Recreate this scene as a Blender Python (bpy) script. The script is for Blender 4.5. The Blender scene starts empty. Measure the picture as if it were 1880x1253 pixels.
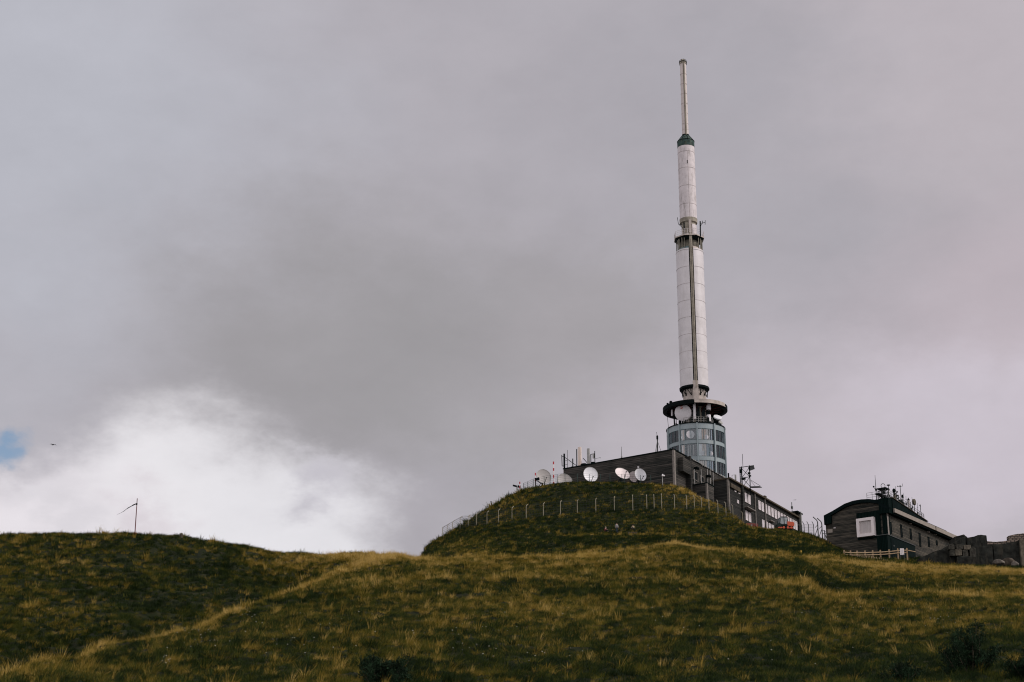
import bpy, math, random
import numpy as np
from mathutils import Vector, Matrix
random.seed(7); rng = np.random.default_rng(11)
R = math.radians
SC = bpy.context.scene; COL = SC.collection

# ------------------------------------------------------------------ camera
FPX, TH = 3150.0, R(18.4)          # focal length in pixels of the 1880 px wide photograph, upward tilt
cd = bpy.data.cameras.new('camera'); cam = bpy.data.objects.new('camera', cd); COL.objects.link(cam)
cam.location = (0, 0, 0); cam.rotation_euler = (R(90) + TH, 0, 0)
cd.sensor_width = 36; cd.lens = FPX / 1880 * 36; cd.clip_end = 4000; cd.clip_start = .5
SC.cycles.pixel_filter_type = 'BLACKMAN_HARRIS'; SC.cycles.filter_width = 1.1
SC.camera = cam
SINT, COST = math.sin(TH), math.cos(TH)
def T(py):                          # rise per metre of northward distance seen at a picture row
    b = 626.5 - py
    return (FPX * SINT + b * COST) / (FPX * COST - b * SINT)
def U(px, py):
    b = 626.5 - py
    return (px - 940) / (FPX * COST - b * SINT)
def P(px, py, Y): return Vector((U(px, py) * Y, Y, T(py) * Y))
def ppm(Y, Z): return FPX / (Y * COST + Z * SINT)

# ------------------------------------------------------------------ sky and sun
SUN_EL, SUN_AZ = R(36), R(104)      # azimuth clockwise from +Y
SC.view_settings.view_transform = 'Standard'; SC.view_settings.look = 'None'
SC.view_settings.exposure = 0.0; SC.view_settings.gamma = 1.0
SC.view_settings.use_curve_mapping = False
def sky():
    w = bpy.data.worlds.new('World'); SC.world = w; w.use_nodes = True
    nt = w.node_tree; N = nt.nodes; Lk = nt.links; N.clear()
    out = N.new('ShaderNodeOutputWorld'); bgc = N.new('ShaderNodeBackground'); bgs = N.new('ShaderNodeBackground'); mix = N.new('ShaderNodeMixShader')
    st = N.new('ShaderNodeTexSky'); st.sky_type = 'NISHITA'; st.sun_disc = False
    st.sun_elevation = SUN_EL; st.sun_rotation = SUN_AZ
    Lk.new(st.outputs[0], bgs.inputs[0]); bgs.inputs[1].default_value = 0.11
    tc = N.new('ShaderNodeTexCoord')
    def noise(scale, detail, rough, off=0):
        mp = N.new('ShaderNodeMapping'); mp.inputs[1].default_value = (off, off * .7, off * .3); mp.inputs[3].default_value = (1, 1, 1.7)
        Lk.new(tc.outputs['Generated'], mp.inputs[0])
        n = N.new('ShaderNodeTexNoise'); n.inputs['Scale'].default_value = scale; n.inputs['Detail'].default_value = detail; n.inputs['Roughness'].default_value = rough
        Lk.new(mp.outputs[0], n.inputs['Vector']); return n
    def math_(op, a, b=None, c=None):
        m = N.new('ShaderNodeMath'); m.operation = op
        for i, v in enumerate((a, b, c)):
            if v is None: continue
            if isinstance(v, (int, float)): m.inputs[i].default_value = v
            else: Lk.new(v, m.inputs[i])
        return m.outputs[0]
    # the directions are warped a little by noise so that cloud edges are ragged
    wn = noise(9, 6, .6)
    sub = N.new('ShaderNodeVectorMath'); sub.operation = 'SUBTRACT'; Lk.new(wn.outputs['Color'], sub.inputs[0]); sub.inputs[1].default_value = (.5, .5, .5)
    scl = N.new('ShaderNodeVectorMath'); scl.operation = 'SCALE'; Lk.new(sub.outputs[0], scl.inputs[0]); scl.inputs['Scale'].default_value = .13
    add = N.new('ShaderNodeVectorMath'); add.operation = 'ADD'; Lk.new(tc.outputs['Generated'], add.inputs[0]); Lk.new(scl.outputs[0], add.inputs[1])
    def blob(px, py, r0, r1, sx=1.0):
        d = Vector((U(px, py), 1, T(py))).normalized()
        s = N.new('ShaderNodeVectorMath'); s.operation = 'SUBTRACT'; Lk.new(add.outputs[0], s.inputs[0]); s.inputs[1].default_value = d
        m = N.new('ShaderNodeVectorMath'); m.operation = 'MULTIPLY'; Lk.new(s.outputs[0], m.inputs[0]); m.inputs[1].default_value = (sx, 1, 1)
        l = N.new('ShaderNodeVectorMath'); l.operation = 'LENGTH'; Lk.new(m.outputs[0], l.inputs[0])
        mr = N.new('ShaderNodeMapRange'); mr.interpolation_type = 'SMOOTHERSTEP'
        Lk.new(l.outputs['Value'], mr.inputs[0]); mr.inputs[1].default_value = r0 / FPX; mr.inputs[2].default_value = r1 / FPX
        mr.inputs[3].default_value = 1; mr.inputs[4].default_value = 0
        return mr.outputs[0]
    def mixc(f, a, b):
        m = N.new('ShaderNodeMix'); m.data_type = 'RGBA'
        Lk.new(f, m.inputs[0])
        for i, v in ((6, a), (7, b)):
            if isinstance(v, tuple): m.inputs[i].default_value = (*v, 1)
            else: Lk.new(v, m.inputs[i])
        return m.outputs[2]
    big = noise(3.2, 5, .5, 3.1); fine = noise(14, 5, .55, 1.3)
    v = math_('ADD', math_('MULTIPLY', big.outputs[0], .7), math_('MULTIPLY', fine.outputs[0], .3))
    vr = N.new('ShaderNodeMapRange'); Lk.new(v, vr.inputs[0]); vr.inputs[1].default_value = .34; vr.inputs[2].default_value = .66
    base = mixc(vr.outputs[0], (.395, .378, .415), (.455, .43, .468))
    c = base
    for px, py, r0, r1, sx, col in SKY_BLOBS:
        c = mixc(blob(px, py, r0, r1, sx), c, col)
    mo = noise(22, 7, .6, 5.5); mo2 = noise(6, 6, .6, 8.2); mr_ = N.new('ShaderNodeMapRange'); Lk.new(math_('ADD', math_('MULTIPLY', mo.outputs[0], .4), math_('MULTIPLY', mo2.outputs[0], .6)), mr_.inputs[0]); mr_.inputs[1].default_value = .3; mr_.inputs[2].default_value = .7; mr_.inputs[3].default_value = .94; mr_.inputs[4].default_value = 1.08
    vm = N.new('ShaderNodeVectorMath'); vm.operation = 'SCALE'; Lk.new(c, vm.inputs[0]); Lk.new(mr_.outputs[0], vm.inputs['Scale']); c = vm.outputs[0]
    sepx = N.new('ShaderNodeSeparateXYZ'); Lk.new(tc.outputs['Generated'], sepx.inputs[0])
    # unseen sky overhead and behind the camera, brightened to light the scene
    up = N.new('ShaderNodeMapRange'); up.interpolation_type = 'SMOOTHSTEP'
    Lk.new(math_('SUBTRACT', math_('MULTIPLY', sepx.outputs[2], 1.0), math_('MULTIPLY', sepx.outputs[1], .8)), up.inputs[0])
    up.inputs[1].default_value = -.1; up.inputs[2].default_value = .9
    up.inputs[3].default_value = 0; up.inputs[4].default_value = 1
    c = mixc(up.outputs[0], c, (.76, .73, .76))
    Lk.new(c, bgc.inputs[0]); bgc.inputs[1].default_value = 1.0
    # the one gap in the cloud
    gap = math_('MULTIPLY', blob(-32, 780, 5, 66, .8), .9)
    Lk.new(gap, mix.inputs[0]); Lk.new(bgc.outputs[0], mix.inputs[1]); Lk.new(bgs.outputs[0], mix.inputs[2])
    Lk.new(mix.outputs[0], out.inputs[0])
SKY_BLOBS = [
    (-150, 150, 100, 900, .8, (.47, .475, .53)),
    (680, 640, 40, 420, .6, (.335, .322, .338)),
    (1080, 620, 40, 320, .8, (.37, .35, .37)),
    (1950, 600, 60, 480, .9, (.49, .435, .475)),
    (1850, 100, 60, 480, .9, (.49, .45, .485)),
    (1500, 950, 50, 520, .8, (.52, .475, .52)),
    (1780, 820, 50, 300, .9, (.58, .53, .59)),
    (110, 1070, 130, 325, .75, (.79, .75, .79)),
    (340, 930, 20, 280, .9, (.81, .79, .82)),
    (490, 1010, 60, 240, .8, (.78, .765, .80)),
    (220, 960, 10, 90, .6, (.70, .65, .69)),
    (60, 900, 5, 80, .6, (.70, .67, .71)),
    (560, 900, 5, 90, .7, (.56, .54, .59)),
]
sky()
sd = bpy.data.lights.new('sun', 'SUN'); sun = bpy.data.objects.new('sun', sd); COL.objects.link(sun)
sd.energy = 2.0; sd.angle = R(14); sd.color = (1, .93, .88)
_d = Vector((math.sin(SUN_AZ) * math.cos(SUN_EL), math.cos(SUN_AZ) * math.cos(SUN_EL), math.sin(SUN_EL)))
sun.rotation_euler = _d.to_track_quat('Z', 'Y').to_euler(); sun.location = (60, -20, 200)

# ------------------------------------------------------------------ helpers
class MB:
    def __init__(s): s.v = []; s.f = []
    def add(s, vs, fs):
        o = len(s.v); s.v += [tuple(p) for p in vs]; s.f += [tuple(i + o for i in f) for f in fs]; return s
    def box(s, c, d, rz=0, M=None):
        x, y, z = d[0] / 2, d[1] / 2, d[2] / 2
        vs = [Vector((a * x, b * y, e * z)) for a in (-1, 1) for b in (-1, 1) for e in (-1, 1)]
        if rz: m = Matrix.Rotation(rz, 3, 'Z'); vs = [m @ v for v in vs]
        if M: vs = [M @ v for v in vs]
        c = Vector(c); vs = [v + c for v in vs]
        return s.add(vs, [(0, 1, 3, 2), (4, 6, 7, 5), (0, 4, 5, 1), (2, 3, 7, 6), (0, 2, 6, 4), (1, 5, 7, 3)])
    def box2(s, a, b):                       # by two corners
        a, b = Vector(a), Vector(b); return s.box((a + b) / 2, [abs(v) for v in (b - a)])
    def bar(s, p, q, r, n=6, r2=None):
        p, q = Vector(p), Vector(q); d = (q - p)
        if d.length < 1e-6: return s
        d.normalize(); a = d.orthogonal().normalized(); b = d.cross(a); r2 = r if r2 is None else r2
        vs = []
        for k in range(n):
            t = 2 * math.pi * k / n; e = a * math.cos(t) + b * math.sin(t); vs += [p + e * r, q + e * r2]
        fs = [(2 * k, 2 * ((k + 1) % n), 2 * ((k + 1) % n) + 1, 2 * k + 1) for k in range(n)]
        fs += [tuple(range(0, 2 * n, 2))[::-1], tuple(range(1, 2 * n, 2))]
        return s.add(vs, fs)
    def path(s, pts, r, n=6):
        for a, b in zip(pts[:-1], pts[1:]): s.bar(a, b, r, n)
        return s
    def lathe(s, prof, n=32, a0=0, a1=2 * math.pi, c=(0, 0, 0), M=None):   # closed profile [(r,z)...]
        full = abs(a1 - a0 - 2 * math.pi) < 1e-6; m = len(prof); k = n if full else n + 1; vs = []
        for i in range(k):
            a = a0 + (a1 - a0) * i / n
            for r, z in prof:
                v = Vector((r * math.cos(a), r * math.sin(a), z))
                if M: v = M @ v
                vs.append(v + Vector(c))
        fs = []
        for i in range(n):
            j = (i + 1) % k
            for q in range(m):
                w = (q + 1) % m; fs.append((i * m + q, j * m + q, j * m + w, i * m + w))
        if not full: fs += [tuple(range(m))[::-1], tuple(range((k - 1) * m, k * m))]
        return s.add(vs, fs)
    def cyl(s, r, z0, z1, n=24, c=(0, 0, 0), r2=None, M=None):
        r2 = r if r2 is None else r2
        vs = []
        for i in range(n):
            a = 2 * math.pi * i / n
            for rr, z in ((r, z0), (r2, z1)):
                v = Vector((rr * math.cos(a), rr * math.sin(a), z)); v = M @ v if M else v; vs.append(v + Vector(c))
        fs = [(2 * i, 2 * ((i + 1) % n), 2 * ((i + 1) % n) + 1, 2 * i + 1) for i in range(n)] + [tuple(range(0, 2 * n, 2))[::-1], tuple(range(1, 2 * n, 2))]
        return s.add(vs, fs)
    def prism(s, poly, axis, a, b):          # poly of 2D points extruded along an axis from a to b
        def m(p, t): return {'x': (t, p[0], p[1]), 'y': (p[0], t, p[1]), 'z': (p[0], p[1], t)}[axis]
        n = len(poly); vs = [m(p, a) for p in poly] + [m(p, b) for p in poly]
        return s.add(vs, [(i, (i + 1) % n, n + (i + 1) % n, n + i) for i in range(n)] + [tuple(range(n))[::-1], tuple(range(n, 2 * n))])
    def ball(s, c, r, n=8, sc=(1, 1, 1)):
        c = Vector(c); vs = []; fs = []
        for i in range(1, n):
            for j in range(2 * n):
                t = math.pi * i / n; a = math.pi * j / n
                vs.append(c + Vector((r * sc[0] * math.sin(t) * math.cos(a), r * sc[1] * math.sin(t) * math.sin(a), r * sc[2] * math.cos(t))))
        vs += [c + Vector((0, 0, r * sc[2])), c - Vector((0, 0, r * sc[2]))]; m = 2 * n; tp = len(vs) - 2
        for i in range(n - 2):
            for j in range(m): fs.append((i * m + j, (i + 1) * m + j, (i + 1) * m + (j + 1) % m, i * m + (j + 1) % m))
        for j in range(m): fs.append((tp, j, (j + 1) % m)); fs.append((tp + 1, (n - 2) * m + (j + 1) % m, (n - 2) * m + j))
        return s.add(vs, fs)
    def build(s, name, m, parent=None, smooth=False, label=None):
        me = bpy.data.meshes.new(name); me.from_pydata(s.v, [], s.f); me.update()
        import bmesh
        bm = bmesh.new(); bm.from_mesh(me); bmesh.ops.recalc_face_normals(bm, faces=bm.faces); bm.to_mesh(me); bm.free()
        if smooth: me.shade_smooth() if smooth is True else me.set_sharp_from_angle(angle=R(smooth))
        if smooth and smooth is not True:
            me.shade_smooth(); me.set_sharp_from_angle(angle=R(smooth))
        o = bpy.data.objects.new(name, me); COL.objects.link(o); me.materials.append(m)
        if parent: o.parent = parent
        if label: o['label'] = label
        return o
def tag(o, label=None, cat=None, group=None, kind=None):
    for k, v in (('label', label), ('category', cat), ('group', group), ('kind', kind)):
        if v: o[k] = v
    return o
def thing(name, label, cat, loc=(0, 0, 0), rz=0, group=None):
    o = bpy.data.objects.new(name, None); COL.objects.link(o); o.location = loc; o.rotation_euler = (0, 0, rz)
    o.empty_display_size = .2
    return tag(o, label, cat, group)
def copy_tree(o, parent=None):
    c = o.copy(); COL.objects.link(c); c.parent = parent
    for ch in [k for k in bpy.data.objects if k.parent == o]: copy_tree(ch, c)
    return c

# ------------------------------------------------------------------ materials
def mat(name, col, rough=.7, var=.25, vscale=1.0, metal=0.0, bump=0.0, bscale=None, stretch=(1, 1, 1), col2=None, stain=None, stain_amt=.5, spec=.5, emit=None):
    if max(col) < .12: spec = .12
    if max(col) < .02: spec = .02
    m = bpy.data.materials.new(name); m.use_nodes = True; nt = m.node_tree; N = nt.nodes; Lk = nt.links
    b = N['Principled BSDF']; b.inputs['Roughness'].default_value = rough; b.inputs['Metallic'].default_value = metal
    b.inputs['Specular IOR Level'].default_value = spec
    tc = N.new('ShaderNodeTexCoord'); mp = N.new('ShaderNodeMapping'); mp.inputs[3].default_value = stretch; Lk.new(tc.outputs['Object'], mp.inputs[0])
    n = N.new('ShaderNodeTexNoise'); n.inputs['Scale'].default_value = vscale; n.inputs['Detail'].default_value = 7; n.inputs['Roughness'].default_value = .62
    Lk.new(mp.outputs[0], n.inputs['Vector'])
    cr = N.new('ShaderNodeValToRGB'); Lk.new(n.outputs[0], cr.inputs[0])
    c2 = col2 or tuple(min(1, c * (1 + var)) for c in col)
    c1 = tuple(c * (1 - var) for c in col)
    cr.color_ramp.elements[0].position = .35; cr.color_ramp.elements[1].position = .65
    cr.color_ramp.elements[0].color = (*c1, 1); cr.color_ramp.elements[1].color = (*c2, 1)
    cur = cr.outputs[0]
    if stain:
        s = N.new('ShaderNodeTexNoise'); s.inputs['Scale'].default_value = vscale * .8; s.inputs['Detail'].default_value = 8; s.inputs['Roughness'].default_value = .7
        mp2 = N.new('ShaderNodeMapping'); mp2.inputs[3].default_value = (1.6, 1.6, .35); Lk.new(tc.outputs['Object'], mp2.inputs[0]); Lk.new(mp2.outputs[0], s.inputs['Vector'])
        r = N.new('ShaderNodeMapRange'); Lk.new(s.outputs[0], r.inputs[0]); r.inputs[1].default_value = .52; r.inputs[2].default_value = .72; r.inputs[4].default_value = stain_amt
        mx = N.new('ShaderNodeMix'); mx.data_type = 'RGBA'; Lk.new(r.outputs[0], mx.inputs[0]); Lk.new(cur, mx.inputs[6]); mx.inputs[7].default_value = (*stain, 1); cur = mx.outputs[2]
    Lk.new(cur, b.inputs['Base Color'])
    if bump:
        bn = N.new('ShaderNodeTexNoise'); bn.inputs['Scale'].default_value = bscale or vscale * 4; bn.inputs['Detail'].default_value = 6; Lk.new(mp.outputs[0], bn.inputs['Vector'])
        bp = N.new('ShaderNodeBump'); bp.inputs['Strength'].default_value = bump; bp.inputs['Distance'].default_value = .05; Lk.new(bn.outputs[0], bp.inputs['Height']); Lk.new(bp.outputs[0], b.inputs['Normal'])
    return m
def boards(name, dark, light, pitch=.22, axis='Z', rough=.85, gap=.25, wear=.5):
    """weathered cladding: courses along one axis, each course with its own tone, long streaks of wear"""
    m = bpy.data.materials.new(name); m.use_nodes = True; nt = m.node_tree; N = nt.nodes; Lk = nt.links; b = N['Principled BSDF']; b.inputs['Roughness'].default_value = rough; b.inputs['Specular IOR Level'].default_value = .15 if max(light) > .04 else .02
    tc = N.new('ShaderNodeTexCoord'); sp = N.new('ShaderNodeSeparateXYZ'); Lk.new(tc.outputs['Object'], sp.inputs[0])
    def mt(op, a, bb=None):
        q = N.new('ShaderNodeMath'); q.operation = op
        for i, v in enumerate((a, bb)):
            if v is None: continue
            if isinstance(v, (int, float)): q.inputs[i].default_value = v
            else: Lk.new(v, q.inputs[i])
        return q.outputs[0]
    if axis == 'Z': src = sp.outputs[2]
    else: src = mt('ADD', sp.outputs[0], sp.outputs[1])
    k = mt('DIVIDE', src, pitch); fl = mt('FLOOR', k); fr = mt('FRACT', k)
    wn = N.new('ShaderNodeTexWhiteNoise'); wn.noise_dimensions = '1D'; Lk.new(fl, wn.inputs['W'])
    mp = N.new('ShaderNodeMapping'); mp.inputs[3].default_value = (.35, .35, 5) if axis == 'Z' else (3, 3, .3); Lk.new(tc.outputs['Object'], mp.inputs[0])
    ns = N.new('ShaderNodeTexNoise'); ns.inputs['Scale'].default_value = 1.1; ns.inputs['Detail'].default_value = 8; ns.inputs['Roughness'].default_value = .7; Lk.new(mp.outputs[0], ns.inputs['Vector'])
    bn = N.new('ShaderNodeTexNoise'); bn.inputs['Scale'].default_value = .22; bn.inputs['Detail'].default_value = 4; Lk.new(tc.outputs['Object'], bn.inputs['Vector'])
    r = N.new('ShaderNodeMapRange'); Lk.new(mt('ADD', mt('MULTIPLY', ns.outputs[0], 1.0), mt('ADD', mt('MULTIPLY', wn.outputs[0], .22), mt('MULTIPLY', bn.outputs[0], .5))), r.inputs[0]); r.inputs[1].default_value = .68; r.inputs[2].default_value = 1.15
    mx = N.new('ShaderNodeMix'); mx.data_type = 'RGBA'; Lk.new(r.outputs[0], mx.inputs[0]); mx.inputs[6].default_value = (*dark, 1); mx.inputs[7].default_value = (*light, 1)
    g = mt('LESS_THAN', fr, gap)
    mg = N.new('ShaderNodeMix'); mg.data_type = 'RGBA'; Lk.new(mt('MULTIPLY', g, .6), mg.inputs[0]); Lk.new(mx.outputs[2], mg.inputs[6]); mg.inputs[7].default_value = (*[c * .35 for c in dark], 1)
    Lk.new(mg.outputs[2], b.inputs['Base Color'])
    bp = N.new('ShaderNodeBump'); bp.inputs['Strength'].default_value = .6; bp.inputs['Distance'].default_value = .05; Lk.new(mt('SUBTRACT', 1, g), bp.inputs['Height']); Lk.new(bp.outputs[0], b.inputs['Normal'])
    return m
M = {}
M['white'] = mat('white_shell', (.65, .61, .615), .5, .07, .6, stain=(.36, .32, .29), stain_amt=.42)
M['white_old'] = mat('stained_white_shell', (.62, .56, .56), .65, .10, 1.2, stain=(.17, .145, .125), stain_amt=.75)
M['white_clean'] = mat('white_paint', (.78, .74, .75), .45, .04, 1)
M['concrete'] = mat('tower_concrete', (.30, .265, .21), .85, .28, .8, bump=.3, stain=(.09, .08, .065), stain_amt=.75)
M['concrete_pale'] = mat('pale_concrete', (.44, .38, .34), .85, .2, .8, bump=.2, stain=(.18, .15, .12), stain_amt=.5)
M['cone_green'] = mat('green_cladding', (.035, .062, .055), .6, .5, 2.0, stain=(.15, .14, .09), stain_amt=.6)
M['black'] = mat('dark_steel', (.006, .009, .009), .6, .3, 2)
M['steel'] = mat('grey_steel', (.085, .09, .088), .5, .3, 2, metal=.3)
M['galv'] = mat('galvanised_steel', (.34, .33, .31), .5, .2, 2, metal=.3)
M['rust_red'] = mat('dark_red_paint', (.06, .014, .014), .6, .4, 2)
M['frame_blue'] = mat('blue_grey_band', (.27, .32, .335), .5, .10, 1.5, stain=(.30, .29, .27), stain_amt=.5)
M['frame_dark'] = mat('blue_mullion', (.095, .145, .155), .5, .12, 1.5)
M['curtain_a'] = mat('cream_curtain', (.75, .62, .54), .8, .2, 3, stretch=(3, 3, .3))
M['curtain_b'] = mat('blue_blind', (.14, .24, .31), .8, .2, 3, stretch=(3, 3, .3))
M['curtain_c'] = mat('pale_blind', (.85, .83, .84), .8, .15, 3, stretch=(3, 3, .3))
M['curtain_d'] = mat('orange_curtain', (.66, .42, .29), .8, .2, 3, stretch=(3, 3, .3))
M['inside'] = mat('dark_room', (.02, .028, .03), .8, .3, 2)
M['stone_dark'] = boards('dark_stone_courses', (.016, .020, .019), (.062, .064, .058), .30)
M['stone_side'] = boards('brown_stone_courses', (.055, .048, .043), (.17, .145, .13), .30)
M['stone_wing'] = boards('grey_stone_courses', (.035, .035, .033), (.10, .094, .085), .26)
M['stone_pale'] = mat('pale_stone_quoin', (.20, .175, .155), .85, .25, 2)
M['wood_dark'] = boards('dark_stained_boards', (.020, .023, .021), (.085, .076, .062), .21)
M['wood_side'] = boards('grey_brown_boards', (.060, .054, .046), (.19, .17, .145), .21)
M['corrug'] = boards('dark_green_corrugated_metal', (.003, .009, .008), (.006, .015, .013), .25, axis='H', rough=.5, gap=.4)
M['fascia'] = mat('concrete_fascia', (.27, .23, .195), .8, .12, 1.0, stain=(.2, .16, .13), stain_amt=.4)
M['roof_dark'] = mat('dark_roof_metal', (.005, .010, .010), .7, .3, 1.0)
M['roof_brown'] = mat('brown_gutter', (.075, .06, .042), .7, .3, 1.5)
M['window_white'] = mat('white_window_frame', (.80, .72, .71), .5, .05, 2)
M['blind'] = boards('white_slatted_shutter', (.55, .50, .49), (.66, .60, .59), .14, axis='H', gap=.15)
M['glass_dark'] = mat('dark_window_glass', (.008, .011, .011), .3, .2, 1)
M['glass_sky'] = mat('sky_painted_window_glass', (.66, .62, .64), .15, .10, 2)  # sky reflection in the panes put into a pale base colour
M['dish_white'] = mat('dish_white', (.86, .85, .88), .5, .05, 1.0, stain=(.5, .46, .46), stain_amt=.3)
M['dish_pink'] = mat('dish_pinkish_white', (.80, .70, .69), .5, .08, 1.0, stain=(.4, .33, .3), stain_amt=.3)
M['dish_grey'] = mat('dish_grey', (.38, .355, .34), .6, .08, 1.0)
M['red'] = mat('signal_red', (.42, .02, .03), .5, .1, 2)
M['post'] = mat('concrete_post', (.30, .265, .19), .85, .2, 5)
M['wire'] = mat('fence_wire', (.05, .055, .05), .6, .2, 5, metal=.4)
M['wood_fence'] = mat('pale_timber', (.29, .20, .115), .8, .25, 5)
M['orange'] = mat('orange_red_paint', (.50, .07, .02), .5, .08, 2)
M['red_faded'] = mat('faded_red_paint', (.26, .045, .03), .6, .2, 3)
M['yellow'] = mat('yellow_paint', (.6, .38, .03), .5, .1, 3)
M['ruin'] = mat('ruin_dark_stone', (.020, .021, .018), .9, .6, 1.1, bump=.6, bscale=3, stain=(.07, .062, .047), stain_amt=.7)
M['ruin_pale'] = mat('ruin_lichen_stone', (.105, .09, .068), .9, .4, 1.6, bump=.5)
M['rock'] = mat('pale_boulder', (.13, .11, .09), .9, .4, 2, bump=.6)
M['rock_brown'] = mat('brown_boulder', (.07, .056, .043), .9, .4, 2, bump=.6)
M['cloth_red'] = mat('red_jacket_cloth', (.13, .012, .018), .9, .2, 5)
M['cloth_grey'] = mat('grey_jacket_cloth', (.20, .20, .20), .9, .2, 5)
M['cloth_dark'] = mat('dark_cloth', (.015, .018, .02), .9, .2, 5)
M['cloth_cream'] = mat('cream_cloth', (.42, .34, .20), .9, .2, 5)
M['cloth_blue'] = mat('blue_denim', (.03, .042, .05), .9, .2, 5)
M['skin'] = mat('skin', (.42, .27, .20), .6, .1, 5)
M['hair'] = mat('dark_hair', (.02, .014, .01), .7, .2, 20)
M['hair_fair'] = mat('fair_hair', (.45, .36, .26), .7, .2, 20)
M['feather'] = mat('black_feathers', (.012, .012, .014), .7, .2, 9)
def glass():
    m = bpy.data.materials.new('tower_glass'); m.use_nodes = True; nt = m.node_tree; N = nt.nodes; Lk = nt.links; N.clear()
    o = N.new('ShaderNodeOutputMaterial'); t = N.new('ShaderNodeBsdfTransparent'); g = N.new('ShaderNodeBsdfGlossy'); x = N.new('ShaderNodeMixShader')
    t.inputs[0].default_value = (.97, .99, .99, 1); g.inputs[0].default_value = (.9, .95, 1, 1); g.inputs[1].default_value = .03
    fr = N.new('ShaderNodeFresnel'); fr.inputs[0].default_value = 1.8
    Lk.new(fr.outputs[0], x.inputs[0]); Lk.new(t.outputs[0], x.inputs[1]); Lk.new(g.outputs[0], x.inputs[2]); Lk.new(x.outputs[0], o.inputs[0]); return m
M['glass'] = glass()
def brickmat():
    m = bpy.data.materials.new('pale_openwork_brick'); m.use_nodes = True; nt = m.node_tree; N = nt.nodes; Lk = nt.links; b = N['Principled BSDF']; b.inputs['Roughness'].default_value = .9
    tc = N.new('ShaderNodeTexCoord'); mp = N.new('ShaderNodeMapping'); mp.inputs[2].default_value = (R(90), 0, 0); Lk.new(tc.outputs['Object'], mp.inputs[0])
    t = N.new('ShaderNodeTexBrick'); Lk.new(mp.outputs[0], t.inputs[0]); t.inputs['Color1'].default_value = (.25, .19, .15, 1); t.inputs['Color2'].default_value = (.14, .105, .08, 1); t.inputs['Mortar'].default_value = (.02, .018, .015, 1)
    t.inputs['Scale'].default_value = 1.0; t.inputs['Brick Width'].default_value = .55; t.inputs['Row Height'].default_value = .27; t.inputs['Mortar Size'].default_value = .05; Lk.new(t.outputs[0], b.inputs['Base Color']); return m
M['brick'] = brickmat()
M['ruin_mid'] = mat('ruin_mid_stone', (.045, .042, .034), .9, .5, 2, bump=.5)
# ------------------------------------------------------------------ terrain: one height field from surveyed profiles
def pchip(x, y, xi):
    x = np.asarray(x, float); y = np.asarray(y, float); h = np.diff(x); d = (np.diff(y, axis=0).T / h).T
    m = np.zeros_like(y)
    hh = h if y.ndim == 1 else h[:, None]
    w1 = 2 * hh[1:] + hh[:-1]; w2 = hh[1:] + 2 * hh[:-1]
    with np.errstate(divide='ignore', invalid='ignore'):
        mm = (w1 + w2) / (w1 / d[:-1] + w2 / d[1:])
    m[1:-1] = np.where(d[:-1] * d[1:] > 0, mm, 0); m[0] = d[0]; m[-1] = d[-1]
    i = np.clip(np.searchsorted(x, xi) - 1, 0, len(x) - 2); t = (xi - x[i]) / h[i]; t = np.clip(t, 0, 1); hi = h[i]
    if y.ndim > 1: t = t[:, None]; hi = hi[:, None]
    return (y[i] * (2 * t**3 - 3 * t**2 + 1) + m[i] * hi * (t**3 - 2 * t**2 + t) + y[i + 1] * (-2 * t**3 + 3 * t**2) + m[i + 1] * hi * (t**3 - t**2))
D0 = [(48, 1256), (60, 1182), (80, 1114), (100, 1074), (120, 1046)]
DR = [(48, 1262), (60, 1196), (80, 1134), (98, 1103), (110, 1092), (122, 1087)]
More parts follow.
